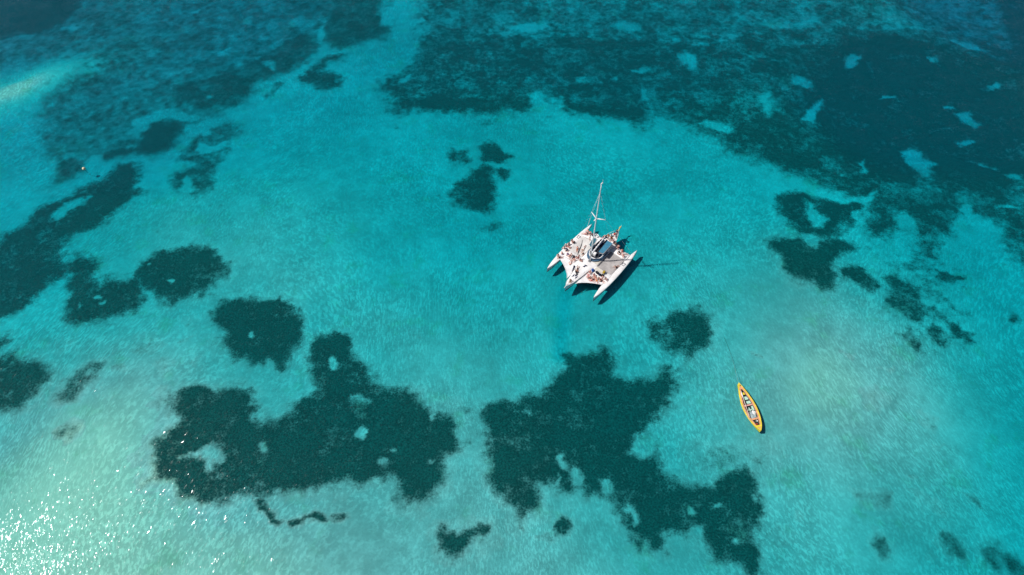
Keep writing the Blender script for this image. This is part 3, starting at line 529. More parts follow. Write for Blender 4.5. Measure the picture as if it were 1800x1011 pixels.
plate("seat_cushion", [(5.0, .62), (8.2, .62), (8.2, 1.14), (5.0, 1.14)], 1.45, 1.75, M["blue_deck"], cab, 0.04); plate("seat_cushion", [(5.0, -1.14), (8.2, -1.14), (8.2, -.62), (5.0, -.62)], 1.45, 1.75, M["navy"], cab, 0.04)
for p in ((4.95, .4), (4.9, 1.42), (8.2, 1.4), (8.25, .66), (5.95, -1.5), (8.2, -1.45), (6.4, -2.2)):
    tube("awning_post", [(p[0], p[1], 1.38 if abs(p[1]) < 1.5 else 1.2), (p[0], p[1], 2.85)], 0.028, M["alu"], cab, 6)
tube("frame_rail", [(4.75, -1.35, 2.9), (5.4, -1.9, 2.92), (6.35, -2.35, 2.9), (8.05, -2.0, 2.88)], 0.05, M["white_gelcoat"], cab, 6)
tube("frame_rail", [(5.4, -1.9, 2.92), (6.9, -1.15, 2.94)], 0.05, M["white_gelcoat"], cab, 6)
tube("frame_rail", [(4.8, 1.55, 2.9), (8.2, 1.56, 2.9), (8.5, .9, 2.88)], 0.04, M["alu"], cab, 6)
wheel_v = [(4.9 + 0.03 * math.sin(9 * a), -.0 + .42 * math.cos(a), 1.95 + .42 * math.sin(a)) for a in np.linspace(0, 2 * math.pi, 15)]
tube("steering_wheel", wheel_v, 0.025, M["alu"], cab, 6)

# mast, spreaders, boom with stowed sail, rigging
mz = [1.36, 6, 12, 18, 21.5, 22.9]
mast = tube("mast", [(10.3, 0, z) for z in mz], [.145, .145, .135, .12, .10, .08], M["alu"], tri, 12, 0.7)
box("mast_head", (10.2, 0, 22.98), (.62, .16, .16), M["white_gelcoat"], mast, .03); tube("antenna", [(10.05, 0, 23.05), (10.0, 0.02, 23.75)], .02, M["white_gelcoat"], mast, 5)
for e in ((9.65, 1.55, 14.15), (9.65, -1.55, 14.15), (11.05, 0, 14.0)):
    tube("spreader", [(10.3, 0, 14.0), e], [.12, .07], M["white_gelcoat"], mast, 8, 0.6)
box("mast_step", (10.3, 0, 1.42), (.7, .6, .14), M["grey_fabric"], mast, .03)
bo = tube("boom", [(10.1, 0, 3.25), (5.0, -.35, 3.55)], .11, M["alu"], tri, 8)
pts = [(9.9 - 4.7 * t, -.02 - .31 * t, 3.52 + .27 * t + .04 * math.sin(t * 21)) for t in np.linspace(0, 1, 18)]
tube("stowed_sail", pts, [0.15 + 0.05 * math.sin(i * 2.3) - 0.004 * i for i in range(18)], M["sailcloth"], bo, 9, 0.9)
W_ = M["alu"]
for sgn in (1, -1):
    tube("shroud", [(10.28, sgn * .08, 20.6), (9.65, sgn * 1.55, 14.15), (8.6, sgn * 5.2, 0.95)], 0.008, W_, tri, 5)
    tube("backstay", [(10.2, sgn * .08, 20.6), (9.55, sgn * 1.55, 14.1), (3.3, sgn * 5.6, 0.92)], 0.014, W_, tri, 5)
for q in range(5):   # white telltales / flag halyard tags on the left backstay
    t = .42 + q * .1; box("halyard_tag", (9.55 - 6.25 * t, -1.55 - 4.05 * t, 14.1 - 13.18 * t), (.09, .05, .32), M["sailcloth"], tri, 0.0)
tube("forestay", [(10.45, 0, 20.6), (18.3, 0, 1.7)], 0.007, W_, tri, 5)
tube("bowsprit", [(17.9, 0, 1.6), (18.95, 0.03, 1.6)], [.09, .05], M["alu"], tri, 7)
for sgn in (1, -1):
    tube("pulpit_rail", [(17.3, sgn * .5, 1.65), (17.35, sgn * .48, 2.15), (18.2, sgn * .16, 2.22), (18.25, sgn * .14, 1.66)], .025, W_, tri, 6)
    tube("stern_rail", [(2.9, sgn * 1.22, 1.2), (2.8, sgn * 1.2, 1.85), (1.0, sgn * .5, 1.8), (.95, sgn * .48, 1.12)], .025, W_, tri, 6)
# emblems on the deck
def flat(name, outline, z, mat, parent): return link_mesh(name, [(x, y, z) for x, y in outline], [tuple(range(len(outline)))], mat, parent)
e = plate("emblem", [(14.98, -.47), (15.93, -.47), (15.93, .45), (14.98, .45)], 1.56, 1.575, M["navy"], tri)
for s_ in (1, -1):
    plate("cross_stroke", [(15.05, -s_ * .34), (15.15, -s_ * .42), (15.86, s_ * .32), (15.76, s_ * .40)][::s_], 1.577 + .001 * s_, 1.583 + .001 * s_, M["sailcloth"], e)
plate("emblem", [(11.55, -.40), (11.95, -.12), (12.40, -.36), (12.35, .15), (12.05, .10), (11.75, .42), (11.6, .12), (11.8, -.05)], 1.49, 1.505, M["navy"], tri)
for (cx, cy, sg) in ((6.5, 5.50, 1), (6.35, -5.60, -1)):
    e = plate("emblem", [(cx - .38, cy - .3), (cx - .28, cy - .3), (cx - .28, cy + .3), (cx - .38, cy + .3)], .965, .978, M["navy"], tri)
    for o2 in ([(cx - .26, cy - .3), (cx + .1, cy - .3), (cx + .1, cy - .19), (cx - .26, cy - .19)], [(cx - .26, cy + .19), (cx + .1, cy + .19), (cx + .1, cy + .3), (cx - .26, cy + .3)], [(cx + .26, cy - .3), (cx + .38, cy - .3), (cx + .38, cy + .3), (cx + .26, cy + .3)]):
        plate("emblem_stroke", o2, .965, .978, M["navy"], e)
for hx, hy in ((13.4, .55), (13.4, -.55), (16.3, 0.0), (2.6, 0.0)):
    plate("deck_hatch", [(hx - .25, hy - .25), (hx + .25, hy - .25), (hx + .25, hy + .25), (hx - .25, hy + .25)], interp(SH, hx) + .05, interp(SH, hx) + .12, M["white_gelcoat"], tri, .02)

# things lying on the trimaran
def on_tri(x, y, z): return TRI_O + _ax * x + _py * y + Vector((0, 0, z))
def place(o, x, y, z, rz): o.location = on_tri(x, y, z); o.rotation_euler = (0, 0, TRI_A + rz); return o
sb = empty("sail_bag"); pts = [(t * 4.2, .05 * math.sin(5 * t), .10 + 0 * t) for t in np.linspace(0, 1, 12)]
tube("bag_cover", pts, [.03 + .10 * t ** 1.4 for t in np.linspace(0, 1, 12)], M["black_rope"], sb, 8, .8)
for t in (.35, .6, .85): tube("tie_strap", [(t * 4.2 - .02, 0.02, .10), (t * 4.2 + .03, .02, .10)], .045 + .11 * t ** 1.4, M["grey_fabric"], sb, 8, .8)
place(sb, 6.5, -4.5, 0.92, math.atan2(1.65, 3.95)); tag(sb, "long thin dark sail bag lying across the left trampoline", "sail bag")
sb2 = empty("sail_bag"); tube("bag_cover", [(t * 1.6, .04 * math.sin(4 * t), .13) for t in np.linspace(0, 1, 9)], [.16, .17, .16, .15, .13, .11, .09, .06, .03], M["navy"], sb2, 8, .8)
for t in (.3, .9): tube("tie_strap", [(t - .03, .02, .13), (t + .03, .02, .13)], .18 - .03 * t, M["black_rope"], sb2, 8, .8)
place(sb2, 13.15, -1.75, 1.17, math.atan2(.5, 1.42)); tag(sb2, "short tapering dark bag on the bow net left of the bow emblem", "sail bag")
fl = empty("stern_pennant"); tube("staff", [(0, 0, 0), (-1.35, -.1, .75)], .025, M["alu"], fl, 6)
v = []; f = []
for i in range(8):
    for j in range(3): v.append((-.25 - .15 * i, -.02 - .012 * i + .10 * math.sin(i * 1.1 + j) + (j - 1) * (.20 - .02 * i), .18 + .083 * i - abs(j - 1) * .1))
for i in range(7):
    for j in range(2): f.append((i * 3 + j, i * 3 + j + 1, (i + 1) * 3 + j + 1, (i + 1) * 3 + j))
fo = link_mesh("pennant_cloth", v, f, M["yellow_cloth"], fl, True); sm = fo.modifiers.new("thick", 'SOLIDIFY'); sm.thickness = 0.012
place(fl, .25, -.1, 1.12, 0); tag(fl, "narrow yellow pennant on a slanted staff at the trimaran's stern tip", "pennant")
lb = empty("lifebuoy"); pts = [(.36 * math.cos(a), .42 * math.sin(a), .11) for a in np.linspace(.5, 2 * math.pi - .5, 16)]
tube("ring", pts, .11, M["sailcloth"], lb, 9)
for a in (1.3, 3.14, 5.0): tube("reflective_band", [(.36 * math.cos(a - .1), .42 * math.sin(a - .1), .11), (.36 * math.cos(a + .1), .42 * math.sin(a + .1), .11)], .117, M["grey_fabric"], lb, 9)
place(lb, 4.15, -2.75, 1.38, .4); tag(lb, "white horseshoe lifebuoy on the left rear beam beside the mast foot awning", "lifebuoy")
# ---------------------------------------------------------------- yellow wooden fishing boat (x to the bow, y to port)
paint("yellow_paint", (0.88, 0.68, 0.05), 0.5, 0.22, 2.0); paint("orange_paint", (0.80, 0.38, 0.19), 0.55, 0.25, 2.0); paint("pink_paint", (0.78, 0.42, 0.36), 0.6, 0.2, 2.5)
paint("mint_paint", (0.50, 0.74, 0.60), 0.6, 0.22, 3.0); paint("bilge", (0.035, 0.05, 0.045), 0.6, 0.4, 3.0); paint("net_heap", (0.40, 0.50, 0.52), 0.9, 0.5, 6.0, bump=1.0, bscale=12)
paint("red_plastic", (0.45, 0.05, 0.035), 0.4, 0.1); paint("pole_wood", (0.62, 0.50, 0.47), 0.6, 0.2, 4.0); paint("white_plastic", (0.75, 0.75, 0.72), 0.4, 0.1); paint("rope_tan", (0.20, 0.17, 0.12), 0.9, 0.2)
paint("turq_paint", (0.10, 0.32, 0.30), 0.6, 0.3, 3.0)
BO_A = math.radians(102.78); BO_L = 9.21; BO_P = Vector((41.96, 48.11, 0))
fb = empty("fishing_boat", BO_P, BO_A); tag(fb, "yellow double-ended wooden fishing boat with orange side decks, moored alone", "fishing boat")
FB = [(0, .03), (.5, .36), (1.2, .70), (2.4, 1.06), (3.9, 1.22), (4.6, 1.22), (5.6, 1.13), (7.2, .78), (8.4, .36), (9.21, .02)]
FZ = [(0, .78), (2, .60), (4.5, .55), (7, .66), (9.21, .92)]
stn = ST(0, BO_L, 30); rings = []; gun = []; wash = []; inn = []
for x in stn:
    b = interp(FB, x); z = interp(FZ, x); d = .28 * math.sin(math.pi * min(1, max(0, (x + .2) / 9.6)))
    r = [(x, b, z), (x, b * .93, z * .55), (x, b * .78, .12), (x, b * .55, -.12), (x, b * .2, -d - .05), (x, 0, -d - .08)]
    rings.append(r + [(p[0], -p[1], p[2]) for p in r[-2::-1]])
loft("hull_planking", rings, M["yellow_paint"], fb)
for sgn in (1, -1):
    g = []; w = []; s2 = []
    for x in stn:
        b = interp(FB, x); z = interp(FZ, x); e = max(b - .17, .0); i = max(b - .17 - (.26 if x > 1.3 else .2), .0) 
        g.append([(x, sgn * (b + .025), z - .06), (x, sgn * (b + .025), z + .03), (x, sgn * e, z + .03), (x, sgn * e, z - .05)])
        w.append([(x, sgn * e, z + .012), (x, sgn * i, z + .004)])
        s2.append([(x, sgn * i, z + .004), (x, sgn * i * .97, z - .06), (x, sgn * max(b * .72 - .1, 0), .16), (x, 0, .04)])
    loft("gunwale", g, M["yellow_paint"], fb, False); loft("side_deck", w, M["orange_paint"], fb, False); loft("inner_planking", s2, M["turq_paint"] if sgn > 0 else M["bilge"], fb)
def fbz(x): return interp(FZ, x)
def span(x, dx, z, mat, name="thwart", cut=.42, th=.05, y0=None, y1=None):
    b0 = max(interp(FB, x - dx) - cut, .05); b1 = max(interp(FB, x + dx) - cut, .05)
    ys = (-b0, b0, b1, -b1) if y0 is None else (y0, y1, y1, y0)
    return plate(name, [(x - dx, ys[0]), (x - dx, ys[1]), (x + dx, ys[2]), (x + dx, ys[3])], z - th, z, M[mat], fb, .012)
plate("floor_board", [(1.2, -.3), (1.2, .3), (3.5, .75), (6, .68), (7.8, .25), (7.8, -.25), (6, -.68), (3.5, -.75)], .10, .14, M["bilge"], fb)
plate("bow_deck", [(9.12, 0), (8.3, .33), (7.95, .45), (7.95, -.45), (8.3, -.33)], .80, .84, M["orange_paint"], fb, .01)
plate("stern_deck", [(.08, 0), (.5, .28), (1.05, .52), (1.05, -.52), (.5, -.28)], .68, .72, M["yellow_paint"], fb, .01)
span(7.2, .22, .50, "yellow_paint"); span(4.97, .13, .52, "pink_paint", cut=.36); span(2.35, .15, .48, "orange_paint")
span(6.35, .30, .36, "mint_paint", "hatch_board", y0=-.72, y1=.02); span(5.52, .26, .36, "mint_paint", "hatch_board", y0=-.80, y1=.0)
span(4.35, .42, .34, "mint_paint", "hatch_board", y0=-.86, y1=-.45); span(4.14, .09, .40, "mint_paint", "hatch_board", y0=-.45, y1=.5); span(4.2, .36, .37, "mint_paint", "hatch_board", y0=-.06, y1=.12)
for x in np.arange(1.7, 8.0, .62):
    b = interp(FB, x) - .44
    for sgn in (1, -1): box("rib", (x, sgn * max(b, .1), .36), (.06, .07, .36), M["turq_paint"], fb, .0)
box("mooring_bitt", (8.62, .0, .93), (.12, .12, .22), M["red_plastic"], fb, .015)
def in_boat(o, x, y, z, rz=0):
    p = Vector((math.cos(BO_A), math.sin(BO_A), 0)); q = Vector((-p.y, p.x, 0)); o.location = BO_P + p * x + q * y + Vector((0, 0, z)); o.rotation_euler = (0, 0, BO_A + rz); return o
po = empty("long_pole"); tube("shaft", [(0, 0, .045), (2.7, .02, .06), (5.5, 0, .045)], [.075, .07, .04], M["pole_wood"], po, 8); tube("wrapped_sail", [(3.6, 0, .06), (4.5, .03, .07), (5.55, .0, .05)], [.07, .11, .05], M["white_plastic"], po, 8); tube("lashing", [(1.5, 0, .055), (1.62, 0, .055)], .085, M["rope_tan"], po, 8)
in_boat(po, 2.65, .80, .61, math.atan2(-.66, 5.43)); tag(po, "long pale pole laid along the left side of the yellow fishing boat", "pole")
oar = empty("oar"); tube("shaft", [(0, 0, .04), (3.1, .0, .04)], .03, M["pole_wood"], oar, 7); plate("blade", [(3.1, -.03), (3.3, -.08), (3.95, -.08), (4.0, 0), (3.95, .08), (3.3, .08), (3.1, .03)], .025, .05, M["yellow_paint"], oar)
in_boat(oar, 2.0, .98, .60, math.atan2(.05, 3.6)); tag(oar, "slim wooden oar resting outside the pale pole in the yellow boat", "oar")
def heap(name, lx, ly, h, seed, mat):
    n, m = 18, 12; v = []; f = []; V = VNoise(seed)
    for i in range(n + 1):
        for j in range(m + 1):
            u, w = i / n * 2 - 1, j / m * 2 - 1; r = max(0, 1 - (u * u) ** 1.2 - (w * w) ** 1.2)
            nz = float(V.at(np.array(u * 4 + 9), np.array(w * 3 + 9))) + .5 * float(V.at(np.array(u * 9 + 29), np.array(w * 8 + 9)))
            v.append((u * lx, w * ly, r ** .5 * h * (.5 + .6 * nz)))
    for i in range(n):
        for j in range(m): f.append((i * (m + 1) + j, (i + 1) * (m + 1) + j, (i + 1) * (m + 1) + j + 1, i * (m + 1) + j + 1))
    return link_mesh(name, v, f, M[mat], None, True)
nh = empty("fishing_net"); a = heap("net_pile", .80, .52, .34, 31, "net_heap"); a.parent = nh; b_ = tube("float_line", [(.75 * math.cos(t) * (1 - .05 * t), .45 * math.sin(t * 1.3), .26 + .04 * math.sin(3 * t)) for t in np.linspace(0, 6, 28)], .022, M["rope_tan"], nh, 5)
for t in np.linspace(.3, 5.8, 9): box("net_float", (.75 * math.cos(t) * (1 - .05 * t), .45 * math.sin(t * 1.3), .29 + .04 * math.sin(3 * t)), (.10, .07, .07), M["white_plastic"], nh, .02, t)
in_boat(nh, 3.05, -.08, .15, .3); tag(nh, "grey heap of fishing net piled in the stern half of the yellow boat", "fishing net")
tp = empty("tarpaulin"); a = heap("sheet", .42, .34, .20, 47, "white_plastic"); a.parent = tp; tube("tie_rope", [(-.4, -.2, .05), (0, 0, .22), (.4, .22, .05)], .012, M["rope_tan"], tp, 5)
in_boat(tp, 3.45, -.42, .36, -.4); tag(tp, "crumpled white sheet on the net heap in the yellow boat", "tarpaulin")
fc = empty("fuel_can"); box("can_body", (0, 0, .15), (.34, .22, .30), M["red_plastic"], fc, .04); tube("cap", [(.1, 0, .30), (.1, 0, .35)], .035, M["black_rope"], fc, 8); tube("grip", [(-.12, 0, .29), (-.08, 0, .37), (.04, 0, .37), (.06, 0, .29)], .018, M["red_plastic"], fc, 6)
in_boat(fc, 1.4, .0, .22, .5); tag(fc, "small red fuel can just ahead of the yellow stern deck", "fuel can")
bk = empty("bucket"); v, f = tube_geo([(0, 0, 0), (0, 0, .30)], [.13, .17], 14); f = f[:-1]; link_mesh("pail", v, f, M["white_plastic"], bk, True); tube("rim", [(.17 * math.cos(t), .17 * math.sin(t), .30) for t in np.linspace(0, 2 * math.pi, 15)], .012, M["white_plastic"], bk, 5)
tube("handle", [(0, .17, .3), (.10, .1, .33), (.12, 0, .34), (.10, -.1, .33), (0, -.17, .3)], .008, M["alu"], bk, 5)
in_boat(bk, 1.95, -.25, .16, 0); tag(bk, "small white bucket between net heap and stern deck of the yellow boat", "bucket")
# mooring line running out to the lagoon floor
p0 = BO_P + Vector((math.cos(BO_A), math.sin(BO_A), 0)) * 9.1 + Vector((0, 0, .85)); pts = []
for t in np.linspace(0, 1, 16): pts.append((p0.x - .6 * t + .5 * math.sin(t * 3), p0.y + 12.5 * t, .85 - 1.95 * t ** .6))
ml = tube("mooring_line", pts, .02, M["rope_tan"], None, 6); tag(ml, "thin dark mooring line from the yellow boat's bow down into the water", "rope")
# lone mooring buoy at the far left
bu = empty("mooring_buoy", (-95.76, 111.25, 0)); bm = bmesh.new(); bmesh.ops.create_uvsphere(bm, u_segments=16, v_segments=10, radius=.36); me = bpy.data.meshes.new("float"); bm.to_mesh(me); bm.free()
o = link_data("float", me, simple_mat("buoy_paint", (0.78, 0.70, 0.45), 0.4), bu, True); o.location.z = .12; tube("eye_ring", [(.07 * math.cos(t), 0, .52 + .07 * math.sin(t)) for t in np.linspace(0, 6.28, 11)], .018, M["alu"], bu, 5)
tube("chain", [(0, 0, -.2), (.1, .1, -1), (.3, .4, -2.6)], .03, M["rope_tan"], bu, 5); tag(bu, "tiny pale yellow mooring buoy floating alone at the left", "buoy")
# ---------------------------------------------------------------- people
POSES = {
 'knees': dict(pelvis=(0, 0, .12), waist=(-.03, 0, .28), chest=(-.02, 0, .47), neck=(.02, 0, .63), head=(.05, 0, .75), top=(.05, 0, .85), hip=(.02, .09, .12), knee=(.38, .14, .46), ankle=(.56, .12, .08), toe=(.74, .14, .04), sho=(0, .18, .55), elb=(.17, .25, .36), wri=(.35, .14, .34), hand=(.43, .07, .34)),
 'lean': dict(pelvis=(0, 0, .12), waist=(-.08, 0, .27), chest=(-.17, 0, .44), neck=(-.20, 0, .60), head=(-.19, 0, .72), top=(-.21, 0, .83), hip=(.02, .09, .12), knee=(.44, .13, .17), ankle=(.84, .13, .07), toe=(.89, .17, .22), sho=(-.18, .18, .53), elb=(-.36, .25, .29), wri=(-.45, .27, .07), hand=(-.53, .29, .035)),
 'back': dict(pelvis=(0, 0, .12), waist=(-.17, 0, .11), chest=(-.37, 0, .13), neck=(-.54, 0, .12), head=(-.66, 0, .12), top=(-.77, 0, .11), hip=(.05, .09, .11), knee=(.44, .13, .16), ankle=(.85, .14, .07), toe=(.90, .18, .22), sho=(-.46, .18, .12), elb=(-.22, .33, .08), wri=(.02, .34, .06), hand=(.11, .33, .045)),
 'front': dict(pelvis=(0, 0, .12), waist=(-.17, 0, .13), chest=(-.37, 0, .13), neck=(-.54, 0, .13), head=(-.66, 0, .14), top=(-.77, 0, .13), hip=(.05, .09, .10), knee=(.44, .12, .07), ankle=(.85, .11, .08), toe=(1.02, .13, .04), sho=(-.46, .18, .12), elb=(-.60, .37, .06), wri=(-.78, .22, .05), hand=(-.84, .13, .045)),
 'stand': dict(pelvis=(0, 0, .93), waist=(-.01, 0, 1.08), chest=(0, 0, 1.27), neck=(.01, 0, 1.45), head=(.03, 0, 1.58), top=(.03, 0, 1.69), hip=(0, .09, .90), knee=(.03, .11, .49), ankle=(0, .12, .09), toe=(.17, .15, .04), sho=(0, .18, 1.37), elb=(-.04, .27, 1.10), wri=(.08, .28, .87), hand=(.12, .27, .78)),
 'cross': dict(pelvis=(0, 0, .12), waist=(-.02, 0, .28), chest=(.0, 0, .47), neck=(.03, 0, .63), head=(.06, 0, .75), top=(.06, 0, .85), hip=(.03, .09, .12), knee=(.30, .34, .17), ankle=(.34, .03, .09), toe=(.40, -.12, .06), sho=(.01, .18, .55), elb=(.05, .28, .33), wri=(.22, .27, .25), hand=(.30, .24, .22)),
 'dangle': dict(pelvis=(0, 0, .12), waist=(-.02, 0, .28), chest=(.02, 0, .47), neck=(.06, 0, .63), head=(.09, 0, .75), top=(.09, 0, .85), hip=(.04, .09, .12), knee=(.46, .12, .13), ankle=(.50, .13, -.27), toe=(.66, .15, -.33), sho=(.02, .18, .55), elb=(.03, .28, .32), wri=(.22, .25, .20), hand=(.31, .22, .19)),
}
RAD = dict(pelvis=.135, waist=.115, chest=.14, neck=.055, head=.092, top=.062, hip=.085, knee=.056, ankle=.038, toe=.03, sho=.066, elb=.043, wri=.029, hand=.036)
FACE = {'back': (0, 0, 1), 'front': (0, 0, -1)}
def build_person(pose):
    P = POSES[pose]; names = []; co = []; ed = []
    def add(n, sgn=1):
        p = P[n]; co.append((p[0], p[1] * sgn, p[2])); names.append((n, sgn)); return len(co) - 1
    spine = [add(n) for n in ('pelvis', 'waist', 'chest', 'neck', 'head', 'top')]
    ed += list(zip(spine, spine[1:]))
    for sgn in (1, -1):
        leg = [add(n, sgn) for n in ('hip', 'knee', 'ankle', 'toe')]; arm = [add(n, sgn) for n in ('sho', 'elb', 'wri', 'hand')]
        ed.append((spine[0], leg[0])); ed.append((spine[2], arm[0])); ed += list(zip(leg, leg[1:])) + list(zip(arm, arm[1:]))
    me = bpy.data.meshes.new("skeleton"); me.from_pydata(co, ed, []); o = bpy.data.objects.new("skeleton", me); col.objects.link(o)
    o.modifiers.new("skin", 'SKIN'); sub = o.modifiers.new("sub", 'SUBSURF'); sub.levels = 1; sub.render_levels = 1
    sk = me.skin_vertices[0].data
    for i, (n, s) in enumerate(names):
        r = RAD[n]; sk[i].radius = (r * (1.15 if n in ('chest', 'pelvis') else 1), r); sk[i].use_root = (i == 0)
    bpy.context.view_layer.update(); dg = bpy.context.evaluated_depsgraph_get(); ev = o.evaluated_get(dg); em = ev.to_mesh()
    V = [v.co.copy() for v in em.vertices]; F = [tuple(p.vertices) for p in em.polygons]; ev.to_mesh_clear(); bpy.data.objects.remove(o)
    # fingers, nose, ears: small pieces rooted inside the body surface
    def addtube(pts, r, n=5):
        v, f = tube_geo(pts, r, n); k = len(V); V.extend(Vector(q) for q in v); F.extend(tuple(i + k for i in q) for q in f)
    for sgn in (1, -1):
        w = Vector((P['wri'][0], P['wri'][1] * sgn, P['wri'][2])); h = Vector((P['hand'][0], P['hand'][1] * sgn, P['hand'][2])); d = (h - w).normalized()
        side = d.cross(Vector((0, 0, 1))); side = side.normalized() if side.length > .2 else Vector((0, 1, 0)); dn = side.cross(d)
        if dn.z > 0: dn = -dn
        for k, L in enumerate((.066, .078, .074, .058)):
            b = h + side * (.027 - .018 * k) + d * .012; addtube([b, b + d * L * .55 + dn * .004, b + d * L * .95 + dn * L * .3], [.0095, .0088, .0065])
        b = h - d * .03 + side * .03; addtube([b, b + side * .025 + d * .03, b + side * .03 + d * .06 + dn * .01], [.011, .010, .007])
    H = Vector(P['head']); up = (Vector(P['top']) - Vector(P['neck'])).normalized(); fw = Vector(FACE.get(pose, (1, 0, 0))); fw = (fw - up * fw.dot(up)).normalized(); lf = up.cross(fw)
    addtube([H + fw * .082 + up * .01, H + fw * .108 - up * .02, H + fw * .085 - up * .028], [.010, .016, .012])
    for sgn in (1, -1): addtube([H + lf * sgn * .083 + up * .025, H + lf * sgn * .098 - up * .005 - fw * .01, H + lf * sgn * .083 - up * .03], [.012, .020, .012])
    bones = [('low', 'pelvis', 'waist', 0), ('up', 'waist', 'chest', 0), ('nk', 'chest', 'neck', 0), ('head', 'neck', 'top', 0)]
    for s in (1, -1): bones += [('hip', 'pelvis', 'hip', s), ('thigh', 'hip', 'knee', s), ('shin', 'knee', 'ankle', s), ('foot', 'ankle', 'toe', s), ('sh', 'chest', 'sho', s), ('uarm', 'sho', 'elb', s), ('farm', 'elb', 'wri', s), ('hd', 'wri', 'hand', s)]
    def J(n, s): p = P[n]; return Vector((p[0], p[1] * (s or 1), p[2]))
    def cls(c):
        best = None
        for nm, a, b, s in bones:
            A, B = J(a, s), J(b, s); t = max(0, min(1, (c - A).dot(B - A) / (B - A).length_squared)); d = (c - A - (B - A) * t).length - (RAD[a] * (1 - t) + RAD[b] * t)
            if best is None or d < best[0]: best = (d, nm, t)
        return best[1], best[2]
    body = bpy.data.meshes.new("person"); body.from_pydata(V, [], F); body.update(); body.polygons.foreach_set("use_smooth", [True] * len(F))
    info = [cls(p.center) + ((p.center - H),) for p in body.polygons]
    def part(nm, pred, off, rag=0.0):
        fs = [i for i, q in enumerate(info) if pred(*q)]; used = {}; vv = []; ff = []
        for i in fs:
            face = []
            for vi in body.polygons[i].vertices:
                if vi not in used: used[vi] = len(vv); vv.append(body.vertices[vi].co + body.vertices[vi].normal * off)
                face.append(used[vi])
            ff.append(face)
        m = bpy.data.meshes.new(nm); m.from_pydata(vv, [], ff); m.update(); m.polygons.foreach_set("use_smooth", [True] * len(ff)); return m
    parts = {
     'hair': part('hair', lambda b, t, r: b in ('head',) and (r.dot(up) > .045 or (r.dot(fw) < -.01 and r.dot(up) > -.06)) and r.length < .2, .016),
     'long_hair': part('hair', lambda b, t, r: (b == 'head' and (r.dot(up) > .045 or r.dot(fw) < .02)) or (b == 'nk' and r.dot(fw) < -.05), .022),
     'hat': part('hat', lambda b, t, r: b == 'head' and r.dot(up) > .02, .03),
     'swim_shorts': part('swim_shorts', lambda b, t, r: (b == 'low' and t < .55) or b == 'hip' or (b == 'thigh' and t < .52), .012),
     'bikini_bottom': part('bikini_bottom', lambda b, t, r: (b == 'low' and t < .45) or b == 'hip' or (b == 'thigh' and t < .1), .009),
     'bikini_top': part('bikini_top', lambda b, t, r: (b == 'up' and t > .45) , .012),
     't_shirt': part('t_shirt', lambda b, t, r: (b == 'low' and t > .35) or b in ('up', 'sh') or (b == 'nk' and t < .5) or (b == 'uarm' and t < .5), .014)}
    for m in parts.values(): m.materials.append(None)
    body.materials.append(None); return body, parts
PB = {k: build_person(k) for k in POSES}
SKIN = [simple_mat("skin_" + n, c, 0.55, 0.10, 6.0, spec=0.3) for n, c in (("pale", (0.76, 0.50, 0.42)), ("pink", (0.78, 0.42, 0.34)), ("tan", (0.60, 0.31, 0.22)), ("olive", (0.40, 0.21, 0.13)), ("brown", (0.16, 0.075, 0.045)))]
HAIR = [simple_mat("hair_" + n, c, 0.6, 0.2, 8) for n, c in (("black", (.010, .009, .010)), ("brown", (.05, .028, .018)), ("fair", (.34, .22, .09)))]
CLOTH = {n: simple_mat("cloth_" + n.replace(" ", "_"), c, .85, .15, 8) for n, c in dict(navy=(.012, .02, .08), black=(.012, .012, .015), white=(.78, .76, .74), red=(.50, .03, .03), orange=(.62, .18, .02), purple=(.14, .04, .20), teal=(.02, .20, .22), pink=(.62, .18, .24), green=(.03, .16, .06), blue=(.03, .12, .42)).items()}
